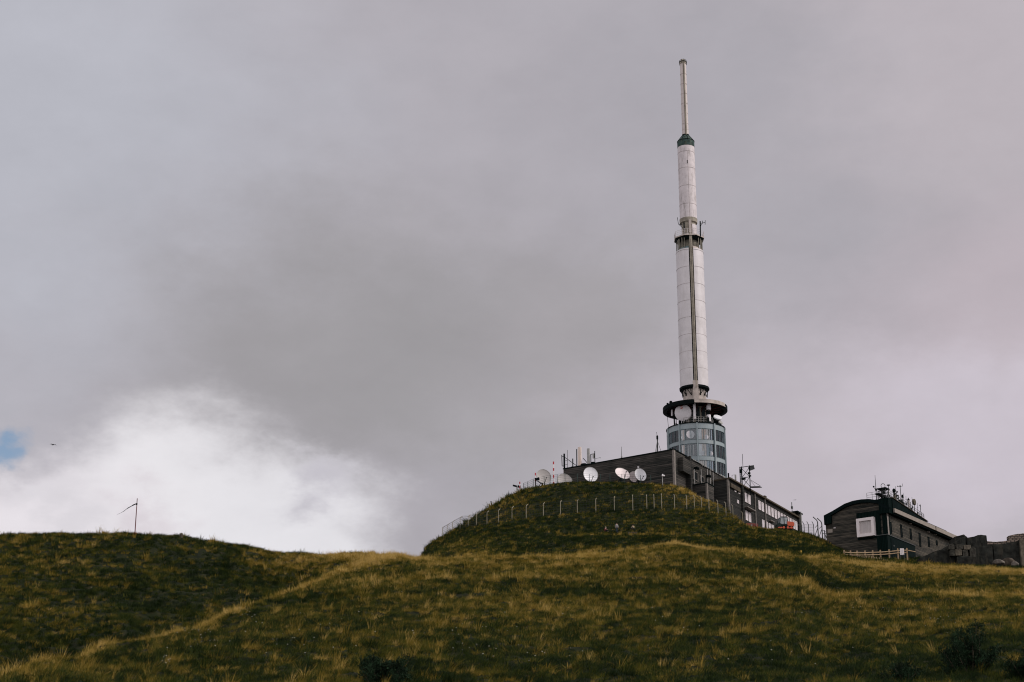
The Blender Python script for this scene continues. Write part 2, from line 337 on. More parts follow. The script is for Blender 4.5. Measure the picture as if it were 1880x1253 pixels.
# per profile: picture column, (distance, picture row) points, then ('z', distance, height) for ground that is hidden
PROF = [
 (-700, [(48, 1330), (60, 1300), ('z', 75, 7), (100, 1160), (135, 1010)], None),
 (-300, [(48, 1300), (52, 1292), ('z', 62, 6.6), ('z', 76, 8.5), (100, 1140), (120, 1056), (142, 988)], None),
 (0, [(48, 1270), (56, 1260), ('z', 65, 7.2), ('z', 78, 9.4), (100, 1132), (120, 1050), (142, 979)], None),
 (110, [(48, 1254), (64, 1226), ('z', 75, 8.9), ('z', 86, 11.2), (100, 1145), (120, 1055), (140, 977)], None),
 (210, [(48, 1254), (60, 1212), (73, 1190), ('z', 84, 11.1), (100, 1142), (120, 1055), (138, 976)], None),
 (330, [(48, 1256), (60, 1197), (72, 1176), (86, 1153), ('z', 97, 14.6), (112, 1100), (125, 1042), (138, 978)], None),
 (430, [(48, 1256), (60, 1190), (80, 1150), (98, 1120), ('z', 108, 17.8), (119, 1073), (131, 1020), (142, 994)], None),
 (530, [(48, 1256), (60, 1186), (80, 1128), (98, 1096), (112, 1081), ('z', 121, 21.6), (131, 1045), (143, 1016)], None),
 (610, [(48, 1256), (60, 1184), (80, 1120), (100, 1080), (122, 1050), (145, 1022)], None),
 (720, D0 + [(147, 1023)], None),
 (775, D0 + [(150, 1022)], [('z', 200, 37.5), ('z', 260, 50.5), (285, 1016), (300, 1010)]),
 (805, D0 + [(150, 1022)], [('z', 195, 37.5), ('z', 240, 46), (262, 1012), (283, 1000), (298, 991)]),
 (850, D0 + [(150, 1022)], [('z', 195, 37.5), (235, 1028), (255, 1001), (280, 974), (292, 964)]),
 (900, D0 + [(150, 1023)], [('z', 195, 37.5), (235, 1020), (252, 993), (270, 961), (288, 932)]),
 (940, D0 + [(150, 1023)], [('z', 195, 37.5), (235, 1016), (252, 987), (268, 951), (285, 909)]),
 (990, D0 + [(150, 1022)], [('z', 195, 37.3), (235, 1013), (250, 986), (266, 948), (283, 892)]),
 (1040, D0 + [(150, 1020)], [('z', 195, 37.2), (235, 1011), (246, 988), (251, 986), (266, 945), (281, 886)]),
 (1100, D0 + [(151, 1014)], [('z', 195, 37.2), (232, 1010), (245, 986), (250, 983), (266, 940), (280, 884)]),
 (1180, D0 + [(154, 1005)], [('z', 195, 37.2), (232, 1008), (244, 985), (250, 981), (266, 935), (280, 887)]),
 (1237, D0 + [(158, 996)], [('z', 195, 37.6), (232, 1006), (245, 985), (251, 981), (266, 932), (279, 890)]),
 (1262, D0 + [(158, 999)], [('z', 195, 37.6), (232, 1006), (250, 983), (266, 934), (277, 897)]),
 (1290, D0 + [(158, 1006)], [('z', 195, 37.6), (232, 1006), (250, 985), (266, 938), (275, 914)]),
 (1320, D0 + [(158, 1009)], [('z', 195, 37.6), (232, 1007), (250, 988), (266, 943), (274, 924)]),
 (1342, D0 + [(158, 1011)], [('z', 195, 37.6), (232, 1008), (250, 991), (266, 953), (273, 938)]),
 (1368, D0 + [(158, 1014)], [('z', 195, 37.6), (232, 1009), (250, 994), (264, 974), (273, 964)]),
 (1420, D0 + [(158, 1017)], [('z', 195, 37.6), (232, 1011), (250, 997), (265, 978), (276, 970)]),
 (1468, D0 + [(160, 1019)], [('z', 195, 37.8), (232, 1013), (250, 1001), (266, 985), (280, 976)]),
 (1520, DR + [(165, 1036), (200, 1024)], [(232, 1015), (255, 1005), (280, 994)]),
 (1560, DR + [(150, 1062), (185, 1036), (212, 1025)], [(240, 1020), (258, 1014), (285, 1008)]),
 (1640, DR + [(150, 1066), (185, 1044), (215, 1033)], [(232, 1030), (250, 1027), (275, 1023)]),
 (1720, DR + [(150, 1066), (185, 1048), (215, 1038)], [(232, 1036), (250, 1032), (275, 1028)]),
 (1880, DR + [(150, 1068), (185, 1052), (215, 1045)], [(232, 1041), (250, 1037), (275, 1030)]),
 (2300, DR + [(150, 1070), (185, 1055), (215, 1049)], [(232, 1047), (250, 1042), (275, 1035)]),
]
YG = np.concatenate([np.arange(-60, 40, 4.0), np.arange(40, 340, .5), np.arange(340, 1001, 10.0)])
def _prof(near, far):
    ys, zs = [-60, -20, 0, 25], [-14, -6, -1.7, 1.9]
    for e in near + (far or []):
        if e[0] == 'z': ys.append(e[1]); zs.append(e[2])
        else: ys.append(e[0]); zs.append(T(e[1]) * e[0])
    yc, zc = ys[-1], zs[-1]
    if far: tail = [(12, .9), (35, .5), (120, -10), (300, -80), (700, -260)]
    else: tail = [(10, .5), (35, -3), (90, -8), (300, -80), (860, -300)]
    for dy, dz in tail: ys.append(yc + dy); zs.append(zc + dz)
    return pchip(ys, zs, YG)
UCOL = np.array([U(p[0], 1030) for p in PROF])
ZC = np.array([_prof(p[1], p[2]) for p in PROF])
UG = np.linspace(-.62, .62, 1241)
ZT = pchip(UCOL, ZC, np.clip(UG, UCOL[0], UCOL[-1]))          # [u, y]
_k = np.exp(-.5 * (np.arange(-6, 7) / 2.5) ** 2); _k /= _k.sum()
_p = np.pad(ZT, ((6, 6), (0, 0)), 'edge'); ZT = sum(_k[i] * _p[i:i + len(UG)] for i in range(13))
def vnoise(x, y, seed=0):
    xi = np.floor(x).astype(np.int64); yi = np.floor(y).astype(np.int64); fx = x - xi; fy = y - yi
    fx = fx * fx * (3 - 2 * fx); fy = fy * fy * (3 - 2 * fy)
    def hsh(a, b):
        n = (a * 374761393 + b * 668265263 + seed * 1442695041) & 0xffffffff
        n = ((n ^ (n >> 13)) * 1274126177) & 0xffffffff
        return ((n ^ (n >> 16)) & 0xffffff) / float(0xffffff)
    return (hsh(xi, yi) * (1 - fx) + hsh(xi + 1, yi) * fx) * (1 - fy) + (hsh(xi, yi + 1) * (1 - fx) + hsh(xi + 1, yi + 1) * fx) * fy
def fbm(x, y, seed=0, o=4):
    s = 0; a = .5; tt = 0
    for k in range(o): s = s + a * vnoise(x * 2**k, y * 2**k, seed + k); tt += a; a *= .5
    return s / tt
def hbase(X, Y):
    X = np.asarray(X, float); Y = np.asarray(Y, float); u = X / np.maximum(Y, 25)
    a = np.clip((u - UG[0]) / (UG[1] - UG[0]), 0, len(UG) - 1.001); i = a.astype(int); fa = a - i
    j = np.clip(np.searchsorted(YG, Y) - 1, 0, len(YG) - 2); fb = np.clip((Y - YG[j]) / (YG[j + 1] - YG[j]), 0, 1)
    return (ZT[i, j] * (1 - fa) + ZT[i + 1, j] * fa) * (1 - fb) + (ZT[i, j + 1] * (1 - fa) + ZT[i + 1, j + 1] * fa) * fb
def H(X, Y):
    X = np.asarray(X, float); Y = np.asarray(Y, float)
    w = np.clip((Y - 20) / 20, 0, 1)
    b = (fbm(X / 9, Y / 9, 5, 3) - .5) * (.4 + .5 * np.clip((Y - 70) / 60, 0, 1)) + (fbm(X / 2.3, Y / 2.3, 9, 2) - .5) * .42 + (np.abs(fbm(X / .9 + 3, Y / .9, 21, 2) - .5) * -2 + .5) * .22 + (vnoise(X / .5, Y / .5, 25) - .5) * .12
    flat = np.clip((Y - 225) / 15, 0, 1) * .5
    return hbase(X, Y) + b * w * (1 - flat) - .38 * np.clip((Y - 50) / 40, 0, 1)
def h1(x, y): return float(H(np.array([x]), np.array([y]))[0])
_ys = np.arange(46, 330, .15)
def G(px, py, ymin=46):                 # where the sight line through a picture point meets the ground
    ys = _ys[_ys >= ymin]; u = U(px, py); t = T(py); z = H(u * ys, ys); k = np.nonzero(z >= t * ys)[0]
    if len(k) == 0:
        k = [int(np.argmin(np.where(ys > ymin, t * ys - z, 1e9)))]
    y = float(ys[k[0]]); return Vector((u * y, y, h1(u * y, y)))

def build_ground():
    ys = np.concatenate([np.arange(-60, 44, 2.0), np.arange(44, 120, .30), np.arange(120, 170, .4), np.arange(170, 300, .5), np.arange(300, 420, 4), np.arange(420, 1001, 20)])
    us = np.concatenate([np.linspace(-.62, -.52, 16)[:-1], np.linspace(-.52, .52, 900), np.linspace(.52, .62, 16)[1:]])
    Yv, Uv = np.meshgrid(ys, us, indexing='ij'); Xv = Uv * np.maximum(Yv, 25); Zv = H(Xv, Yv)
    n, m = Yv.shape; co = np.stack([Xv, Yv, Zv], -1).reshape(-1, 3).astype(np.float32)
    idx = np.arange(n * m).reshape(n, m); q = np.stack([idx[:-1, :-1], idx[:-1, 1:], idx[1:, 1:], idx[1:, :-1]], -1).reshape(-1, 4)
    me = bpy.data.meshes.new('ground'); me.vertices.add(len(co)); me.vertices.foreach_set('co', co.ravel())
    me.loops.add(q.size); me.loops.foreach_set('vertex_index', q.ravel().astype(np.int32)); me.polygons.add(len(q))
    me.polygons.foreach_set('loop_start', np.arange(0, q.size, 4, dtype=np.int32)); me.update(calc_edges=True); me.shade_smooth()
    o = bpy.data.objects.new('ground', me); COL.objects.link(o); tag(o, kind='structure')
    m = bpy.data.materials.new('meadow_soil'); m.use_nodes = True; nt = m.node_tree; N = nt.nodes; Lk = nt.links; b = N['Principled BSDF']; b.inputs['Roughness'].default_value = .95; b.inputs['Specular IOR Level'].default_value = .1
    tc = N.new('ShaderNodeTexCoord'); a1 = N.new('ShaderNodeTexNoise'); a1.inputs['Scale'].default_value = 1.3; a1.inputs['Detail'].default_value = 10; a1.inputs['Roughness'].default_value = .7; Lk.new(tc.outputs['Object'], a1.inputs['Vector'])
    cr = N.new('ShaderNodeValToRGB'); Lk.new(a1.outputs[0], cr.inputs[0]); e = cr.color_ramp.elements
    e[0].position = .38; e[0].color = (.006, .009, .004, 1); e[1].position = .68; e[1].color = (.04, .032, .013, 1); e2 = e.new(.52); e2.color = (.013, .017, .006, 1)
    Lk.new(cr.outputs[0], b.inputs['Base Color']); me.materials.append(m)
    return o
build_ground()

# ------------------------------------------------------------------ grass (nobody could count it): instanced tufts
def tuft_mesh(name, nb, hgt, spread, width, lean, seed, seedheads=False):
    r = random.Random(seed); vs = []; fs = []; dirx = r.uniform(-1, 1)
    for k in range(nb):
        a = r.uniform(0, 2 * math.pi); rr = spread * math.sqrt(r.random()) * .55; bx, by = rr * math.cos(a), rr * math.sin(a)
        h = hgt * r.uniform(.45, 1.1); out = lean * r.uniform(.2, 1.2); ox = math.cos(a) * out * h + lean * .5 * h * .8; oy = math.sin(a) * out * h
        w = width * r.uniform(.6, 1.2); wa = r.uniform(0, math.pi); wx, wy = math.cos(wa) * w, math.sin(wa) * w
        o = len(vs); seg = 3
        for s in range(seg):
            t = s / seg; q = t * t; wk = 1 - t * .55
            z = h * (t - .35 * q * out)
            vs += [(bx + ox * q - wx * wk, by + oy * q - wy * wk, z - .03), (bx + ox * q + wx * wk, by + oy * q + wy * wk, z - .03)]
        vs.append((bx + ox, by + oy, h * (1 - .35 * out)))
        for s in range(seg - 1): fs.append((o + 2 * s, o + 2 * s + 1, o + 2 * s + 3, o + 2 * s + 2))
        fs.append((o + 2 * seg - 2, o + 2 * seg - 1, o + 2 * seg))
    me = bpy.data.meshes.new(name); me.from_pydata(vs, [], fs); me.update(); return me
def grass_material():
    m = bpy.data.materials.new('grass_blades'); m.use_nodes = True; nt = m.node_tree; N = nt.nodes; Lk = nt.links
    b = N['Principled BSDF']; b.inputs['Roughness'].default_value = .75; b.inputs['Specular IOR Level'].default_value = .15
    at = N.new('ShaderNodeAttribute'); at.attribute_type = 'INSTANCER'; at.attribute_name = 'dry_shade'
    cr = N.new('ShaderNodeValToRGB'); Lk.new(at.outputs['Fac'], cr.inputs[0]); e = cr.color_ramp.elements
    e[0].position = 0; e[0].color = (.009, .019, .004, 1); e[1].position = 1; e[1].color = (.52, .36, .11, 1)
    for p, c in ((.25, (.027, .043, .007)), (.45, (.095, .092, .012)), (.62, (.215, .143, .020)), (.8, (.37, .25, .052))):
        x = e.new(p); x.color = (*c, 1)
    tc = N.new('ShaderNodeTexCoord'); n = N.new('ShaderNodeTexNoise'); n.inputs['Scale'].default_value = 22; Lk.new(tc.outputs['Object'], n.inputs['Vector'])
    mr = N.new('ShaderNodeMapRange'); Lk.new(n.outputs[0], mr.inputs[0]); mr.inputs[1].default_value = .3; mr.inputs[2].default_value = .7; mr.inputs[3].default_value = .55; mr.inputs[4].default_value = 1.5
    mx = N.new('ShaderNodeVectorMath'); mx.operation = 'SCALE'; Lk.new(cr.outputs[0], mx.inputs[0]); Lk.new(mr.outputs[0], mx.inputs['Scale'])
    Lk.new(mx.outputs[0], b.inputs['Base Color'])
    tr = N.new('ShaderNodeBsdfTranslucent'); Lk.new(mx.outputs[0], tr.inputs[0]); ms = N.new('ShaderNodeMixShader'); ms.inputs[0].default_value = .35
    Lk.new(b.outputs[0], ms.inputs[1]); Lk.new(tr.outputs[0], ms.inputs[2]); Lk.new(ms.outputs[0], N['Material Output'].inputs[0])
    return m
GM = grass_material()
def grass_field(name, label, pts, dry_shade, scl, rotz, idx, sources):
    c = bpy.data.collections.new(name + '_kinds')
    for k, me in enumerate(sources):
        me.materials.append(GM); o = bpy.data.objects.new('tuft_%02d' % k, me); c.objects.link(o)
    n = len(pts); me = bpy.data.meshes.new(name); me.vertices.add(n); me.vertices.foreach_set('co', pts.astype(np.float32).ravel())
    for nm, ty, v in (('dry_shade', 'FLOAT', dry_shade), ('scl', 'FLOAT', scl), ('rotz', 'FLOAT', rotz)):
        at = me.attributes.new(nm, ty, 'POINT'); at.data.foreach_set('value', v.astype(np.float32))
    at = me.attributes.new('idx', 'INT', 'POINT'); at.data.foreach_set('value', idx.astype(np.int32))
    o = bpy.data.objects.new(name, me); COL.objects.link(o); tag(o, label, 'grass', kind='stuff')
    ng = bpy.data.node_groups.new(name, 'GeometryNodeTree'); ng.interface.new_socket('Geometry', in_out='INPUT', socket_type='NodeSocketGeometry'); ng.interface.new_socket('Geometry', in_out='OUTPUT', socket_type='NodeSocketGeometry')
    N = ng.nodes; Lk = ng.links; gi = N.new('NodeGroupInput'); go = N.new('NodeGroupOutput')
    ip = N.new('GeometryNodeInstanceOnPoints'); ci = N.new('GeometryNodeCollectionInfo'); ci.inputs['Collection'].default_value = c
    ci.inputs['Separate Children'].default_value = True; ci.inputs['Reset Children'].default_value = True
    def na(nm, ty):
        a = N.new('GeometryNodeInputNamedAttribute'); a.data_type = ty; a.inputs[0].default_value = nm; return a.outputs[0]
    cx = N.new('ShaderNodeCombineXYZ'); Lk.new(na('rotz', 'FLOAT'), cx.inputs[2])
    Lk.new(gi.outputs[0], ip.inputs['Points']); Lk.new(ci.outputs[0], ip.inputs['Instance']); ip.inputs['Pick Instance'].default_value = True
    Lk.new(na('idx', 'INT'), ip.inputs['Instance Index']); Lk.new(cx.outputs[0], ip.inputs['Rotation']); Lk.new(na('scl', 'FLOAT'), ip.inputs['Scale'])
    Lk.new(ip.outputs[0], go.inputs[0])
    md = o.modifiers.new('tufts', 'NODES'); md.node_group = ng
    return o
def seg_dist(px, py, pts):
    d = np.full(px.shape, 1e9)
    for (x0, y0), (x1, y1) in zip(pts[:-1], pts[1:]):
        vx, vy = x1 - x0, y1 - y0; t = np.clip(((px - x0) * vx + (py - y0) * vy) / (vx * vx + vy * vy), 0, 1)
        d = np.minimum(d, np.hypot(px - x0 - t * vx, py - y0 - t * vy))
    return d
def ground_line(pp, ymin=46):           # picture polyline -> plan polyline (x, y) on the ground
    return [tuple(G(a, b, ymin)[:2]) for a, b in pp]
def field(y0, y1, dens, ulim, seed):
    r = np.random.default_rng(seed); n = int(dens * ulim * (y1**2 - y0**2))
    y = np.sqrt(r.uniform(y0**2, y1**2, n)); x = r.uniform(-ulim, ulim, n) * y
    return x, y, r
# strips where tall straw stands: the spur's crest, the brow of the slope, the terrace edges
STRAW = [
    ([(560, 1030), (700, 1024), (850, 1024), (1000, 1024), (1100, 1016), (1180, 1007), (1237, 998)], 4.0, .55, 135),
    ([(1237, 998), (1290, 1008), (1400, 1018), (1500, 1027)], 3.5, .55, 135),
    ([(1490, 1089), (1600, 1093), (1750, 1095), (1900, 1096)], 2.6, .50, 90),
    ([(1540, 1034), (1640, 1038), (1760, 1044), (1900, 1052)], 12, .48, 190),
    ([(640, 1070), (900, 1066), (1150, 1064), (1400, 1070)], 1.6, .30, 90),
    ([(1030, 985), (1170, 984), (1300, 986)], 1.2, .35, 235),
    ([(1262, 898), (1290, 915), (1345, 945)], 3, .4, 255),
]
STRAW = [(ground_line(p, ym), w, s) for p, w, s, ym in STRAW]
STRAW.append(([(U(q, 1150) * yy, yy) for q, yy in ((-60, 48), (0, 53.5), (110, 61), (210, 70), (330, 84.5), (430, 97), (530, 111), (620, 122), (760, 138))], 'n', .58))
SHADEP = [([(0, 1225), (110, 1190), (260, 1130), (400, 1085), (500, 1060)], 8, .20, 76), ([(0, 1090), (200, 1080), (380, 1060)], 16, .03, 90), ([(1450, 1075), (1600, 1078), (1740, 1080)], 7, .3, 118),  # shade of the hollows painted into the tufts as a darker tone
         ([(1000, 1003), (1250, 1000), (1500, 1010)], 9, .22, 225)]
SHADEP = [(ground_line(p, ym), w, s) for p, w, s, ym in SHADEP]
WEEDS = ground_line([(775, 1014), (800, 992), (850, 958), (900, 932), (950, 905)], 262)
def dry_and_shade(x, y, r):
    d = .31 + (fbm(x / 9, y / 13, 31, 3) - .5) * .45 + (fbm(x / 1.0, y / 1.6, 41, 2) - .5) * .52 + (vnoise(x / .40, y / .55, 43) - .5) * .48 + r.normal(0, .20, len(x))
    mound = np.clip((y - 215) / 20, 0, 1); d -= mound * .10
    u = x / y; d += .13 * np.clip((y - 85) / 45, 0, 1) * np.clip((215 - y) / 20, 0, 1) * np.clip((u + .16) / .06, 0, 1) * np.clip((.16 - u) / .12, .3, 1)
    d -= .12 * np.clip((84 - y) / 26, 0, 1)  # vignette along the lower edge put into the near tuft colour
    for pl, w, s in STRAW:
        dd = seg_dist(x, y, pl); w = (.55 + np.clip(y - 55, 0, 60) * .013) if w == 'n' else w; d += s * np.exp(-(dd / w) ** 2) * (.75 + .4 * fbm(x / 1.7, y / 1.7, 51, 2))
    for pl, w, s in SHADEP:
        dd = seg_dist(x, y, pl); d -= s * np.exp(-(dd / w) ** 2)
    big = fbm(x / 1.1 + 7, y / 1.6, 61, 3); d += np.clip((big - .64) * 1.8, 0, .22)
    return np.clip(d, 0, 1)
def make_grass():
    near = [tuft_mesh('near_tuft', 30, .19, .17, .008, .8, 1), tuft_mesh('near_tuft', 28, .24, .15, .0075, 1.1, 2), tuft_mesh('near_tuft', 34, .15, .18, .009, .7, 3),
            tuft_mesh('tall_tuft', 22, .36, .12, .0055, .40, 4), tuft_mesh('tall_tuft', 16, .42, .11, .005, .5, 5), tuft_mesh('tall_tuft', 22, .31, .15, .006, .65, 6)]
    mid = [tuft_mesh('mid_tuft', 34, .26, .30, .010, .8, 11), tuft_mesh('mid_tuft', 34, .32, .28, .010, 1.0, 12), tuft_mesh('mid_tuft', 30, .22, .32, .011, .7, 13),
           tuft_mesh('tall_tuft', 26, .46, .20, .008, .40, 14), tuft_mesh('tall_tuft', 22, .52, .18, .008, .5, 15), tuft_mesh('tall_tuft', 26, .40, .25, .009, .6, 16)]
    far = [tuft_mesh('far_tuft', 26, .34, .45, .020, .8, 21), tuft_mesh('far_tuft', 26, .40, .42, .019, 1.0, 22), tuft_mesh('far_tuft', 24, .30, .5, .022, .7, 23),
           tuft_mesh('tall_tuft', 20, .58, .34, .015, .40, 24), tuft_mesh('tall_tuft', 18, .66, .3, .015, .5, 25), tuft_mesh('tall_tuft', 20, .54, .4, .016, .6, 26)]
    for name, label, y0, y1, dens, src, sd in (
        ('near_grass', 'dark green and straw coloured grass of the foreground slope', 43, 92, 32, near, 101),
        ('slope_grass', 'tussocky green and straw grass on the brow of the near slope', 92, 215, 13, mid, 102),
        ('mound_grass', 'dark rough grass covering the fenced summit mound', 215, 300, 7, far, 103)):
        x, y, r = field(y0, y1, dens, .52, sd)
        d = dry_and_shade(x, y, r)
        # leave the ground bare where buildings stand
        tall = r.random(len(x)) < np.clip((d - .5) * 1.2, .015, .5)
        z = H(x, y); idx = np.where(tall, 3, 0) + r.integers(0, 3, len(x))
        scl = r.uniform(.5, 1.35, len(x)) * (.55 + .95 * fbm(x / .8, y / .8, 71, 2))
        wind = R(35) + r.normal(0, .9, len(x)) + (fbm(x / 5, y / 5, 81, 2) - .5) * 3
        keep = d > -1
        wd = np.exp(-(seg_dist(x, y, WEEDS) / 4.0) ** 2) * (r.random(len(x)) < .35); scl = scl * (1 + wd * 1.1); d = np.clip(d + wd * .2, 0, 1)
        if y1 > 290:
            keep &= ~in_buildings(x, y)
        pts = np.stack([x, y, z], -1)
        grass_field(name, label, pts[keep], d[keep], scl[keep], wind[keep], idx[keep], src)
        print(name, keep.sum())
# ------------------------------------------------------------------ building frames: local x runs away to the right, local y away to the left
class Frame:
    def __init__(s, px, py, Y, deg, zb, kx=0.0, ky=0.0):
        s.kx, s.ky = kx, ky              # the terrain and the roofs fall a little along the building
        p = P(px, py, Y); s.o = Vector((p.x, p.y, zb)); s.a = R(deg); s.ex = Vector((math.cos(s.a), math.sin(s.a))); s.ey = Vector((-math.sin(s.a), math.cos(s.a))); s.ztop = p.z - zb
    def left(s, px, py, x=0.0):           # point of the plane local x = const seen at a picture point -> (x, y, z) local
        u = U(px, py); ox, oy = s.o.x + x * s.ex.x, s.o.y + x * s.ex.y
        t = (u * oy - ox) / (s.ey.x - u * s.ey.y); Y = oy + t * s.ey.y
        return Vector((x, t, Y * T(py) - s.o.z + s.kx * x + s.ky * t))
    def right(s, px, py, y=0.0):          # same for the plane local y = const
        u = U(px, py); ox, oy = s.o.x + y * s.ey.x, s.o.y + y * s.ey.y
        t = (u * oy - ox) / (s.ex.x - u * s.ex.y); Y = oy + t * s.ex.y
        return Vector((t, y, Y * T(py) - s.o.z + s.kx * t + s.ky * y))
    def w(s, l):                           # local -> world
        return Vector((s.o.x + l[0] * s.ex.x + l[1] * s.ey.x, s.o.y + l[0] * s.ex.y + l[1] * s.ey.y, s.o.z + l[2] - s.kx * l[0] - s.ky * l[1]))
    def fall(s, o):
        for ch in [k for k in bpy.data.objects if k.parent == o]:
            for v in ch.data.vertices: v.co.z -= s.kx * v.co.x + s.ky * v.co.y
            s.fall(ch)
F1 = Frame(1237, 826, 281, 57.7, 64.0, .045, .023)
F2 = Frame(1628, 945, 262, 54.5, 47.0)
_w = F1.left(1035, 862); print('main block left end', _w, 'roof z', F1.ztop)
_w = F1.right(1331, 879); print('main block right end', _w)
A1 = -(F1.left(1298, 888, F1.right(1269, 886)[0])[1]); XB = F1.right(1269, 886)[0]
XBE = F1.right(1310, 890, -A1)[0]; WC = F1.right(1337, 880, -A1); XW, ZW = WC[0], WC[2]; WE = F1.right(1464, 952, -A1)
print('block', A1, XB, XBE, 'wing', WC, WE)
print('b2 fascia', F2.right(1635.5, 931.3, -.6), F2.right(1753.8, 981.3, -.6), 'left end', F2.left(1516, 975), F2.left(1575, 954), F2.left(1606, 950.7))
L1 = F1.left(1035, 862)[1]; R1 = 23.0; H1 = F1.ztop
WL = WE[0]
W2 = F2.left(1516.5, 975)[1]; H2 = F2.ztop; L2 = F2.right(1755, 985, -.6)[0]
def in_buildings(x, y):
    def loc(F): dx, dy = x - F.o.x, y - F.o.y; return dx * F.ex.x + dy * F.ex.y, dx * F.ey.x + dy * F.ey.y
    a, b = loc(F1); c, d = loc(F2)
    return ((a > 0) & (a < R1) & (b > 0) & (b < L1)) | ((a > XW) & (a < WL) & (b > -A1) & (b < 8)) | ((a > XB) & (a < XBE) & (b > -A1) & (b < 0)) | ((c > 0) & (c < L2) & (d > 0) & (d < W2))
make_grass()

# ------------------------------------------------------------------ the stone station below the tower
def window(parent, F, kind, c, w, h, out, side='right', frame_m=None, pane_m=None, name='window', mull=1):
    """a window on the local plane y=const (side right) or x=const; c is the centre, out the outward direction sign"""
    f = MB(); p = MB(); t = .09
    def bx(mb, a, z, sa, sz, o, d):
        if side == 'right': mb.box((a, c[1] + out * o, z), (sa, d, sz))
        else: mb.box((c[0] + out * o, a, z), (d, sa, sz))
    a0 = c[0] if side == 'right' else c[1]; z0 = c[2]
    bx(f, a0 - w / 2 + t / 2, z0, t, h, .03, .14); bx(f, a0 + w / 2 - t / 2, z0, t, h, .03, .14)
    bx(f, a0, z0 + h / 2 - t / 2, w - 2 * t, t, .03, .14); bx(f, a0, z0 - h / 2 + t / 2, w - 2 * t, t, .03, .14)
    for k in range(mull): bx(f, a0 - w / 2 + w * (k + 1) / (mull + 1), z0, .05, h - 2 * t, .03, .10)
    bx(p, a0, z0, w - 2 * t, h - 2 * t, .01, .05)
    fo = f.build(name, frame_m or M['window_white'], parent); p.build('pane', pane_m or M['glass_sky'], fo); return fo
def station():
    s = thing('station_building', 'long dark stone building with coursed walls and a flat roof below the tall white tower', 'building', F1.o, F1.a)
    b = MB(); b.box2((0, 0, -6), (R1, L1, H1)); b.build('wall', M['stone'], s)
    r = MB(); r.box2((-.12, -.12, H1 + .003), (R1 + .1, L1 + .12, H1 + .16)); ro = r.build('roof', M['roof_dark'], s)
    r = MB(); r.box2((.6, 9.2, H1 + .163), (1.3, 11.4, H1 + .34)); r.build('roof_hatch', M['rust_red'], ro)
    q = MB(); q.box2((-.06, -.06, -6), (.42, .30, H1)); q.build('corner_pier', M['stone_pale'], s)
    c = F1.right(1244.5, 842); d = F1.right(1257, 868)
    g = MB(); z1 = F1.right(1250, 844)[2]; z0 = F1.right(1250, 869)[2]
    g.box2((c[0], -.95, z0), (d[0] + .5, -.003, z1)); g.build('bay', M['stone'], s)
    g = MB(); g.box2((F1.right(1258.5, 850)[0], -.9, -5), (F1.right(1261, 850)[0], -.003, H1 - .1)); g.build('wall_strip', M['stone_gap_shade'], s)  # dark proud strip standing in for the shade of a recessed gap
    for (p0, t0, p1, t1) in ((1272, 864, 1281, 880), (1285, 873, 1292, 884), (1266.5, 868, 1269, 882)):
        a = F1.right(p0, t0); e = F1.right(p1, t1); zc = (a[2] + F1.right(p0, t1)[2]) / 2
        window(s, F1, 'w', ((a[0] + e[0]) / 2, 0, zc), e[0] - a[0], abs(a[2] - F1.right(p0, t1)[2]), -1, frame_m=M['stone_pale'], pane_m=M['glass_dark'], mull=0)
    for px, t, bt in ((1273, 862, 886), (1285.5, 862, 886), (1297, 862, 882), (1302, 864, 886), (1307.5, 868, 890)):
        a = F1.right(px, t); MB().bar((a[0], -.14, a[2]), (a[0], -.14, F1.right(px, bt)[2] - 1.0), .07).build('drainpipe', M['galv'], s)
    for px, py in ((1275, 860.5), (1297, 875)):
        a = F1.right(px, py); l = MB(); l.box((a[0], -.35, a[2]), (.5, .7, .35)); l.ball((a[0], -.7, a[2] - .15), .22); l.build('floodlight', M['black'], s)
    # edge gutter with its clutter
    for k in range(22):
        x = 7 + k * .72 + random.uniform(-.2, .2); MB().box((x, -.2, H1 + .05), (random.uniform(.15, .4), .16, random.uniform(.08, .3))).build('gutter_bracket', M['galv'], s)
    # front block
    hb = F1.left(1298, 887.5, XB)[2]
    t = MB(); t.box2((XB, -A1, -6), (XBE, -.003, hb)); bo = t.build('annex_wall', M['stone'], s)
    t = MB(); t.box2((XB - .1, -A1 - .1, hb + .003), (XBE + .1, -.004, hb + .16)); t.build('annex_roof', M['roof_dark'], s)
    t = MB(); t.box2((XB - .04, -A1 - .04, -6), (XB + .28, -A1 + .28, hb)); t.build('corner_pier', M['stone_pale'], s)
    t = MB(); t.box2((XB + .9, -A1 - .03, hb - 5.5), (XB + 2.0, -A1 + .05, hb - 2.4)); t.build('door', M['glass_dark'], s)
    # wing
    z = ZW
    t = MB(); t.box2((XW, -A1, -9), (WL, 8, z)); t.build('wing_wall', M['stone_wing'], s)
    t = MB(); t.box2((XW - .1, -A1 - .45, z + .003), (WL + .2, 8.1, z + .26)); t.build('wing_roof', M['roof_brown'], s)
    t = MB(); t.box2((XW - .04, -A1 - .05, -9), (XW + .3, -A1 + .3, z)); t.build('corner_pier', M['stone_pale'], s)
    e = F1.right(1360, 900, -A1)
    t = MB(); t.box2((XW + .5, -A1 - .30, z - 1.35), (e[0] - .6, -A1 - .003, z - .95)); t.box2((XW + .5, -A1 - .22, z - .9), (e[0] - .6, -A1 - .003, z - .55)); t.build('fascia', M['roof_brown'], s)
    t = MB(); t.box2((e[0] - .1, -A1 - .4, -9), (e[0] + .35, -A1 - .003, z)); t.build('wall_strip', M['stone_wing'], s)
    for px in (1385, 1403):
        a = F1.right(px, 925, -A1)[0]; MB().bar((a, -A1 - .16, -6), (a, -A1 - .16, z), .11).build('drainpipe', M['stone_pale'], s)
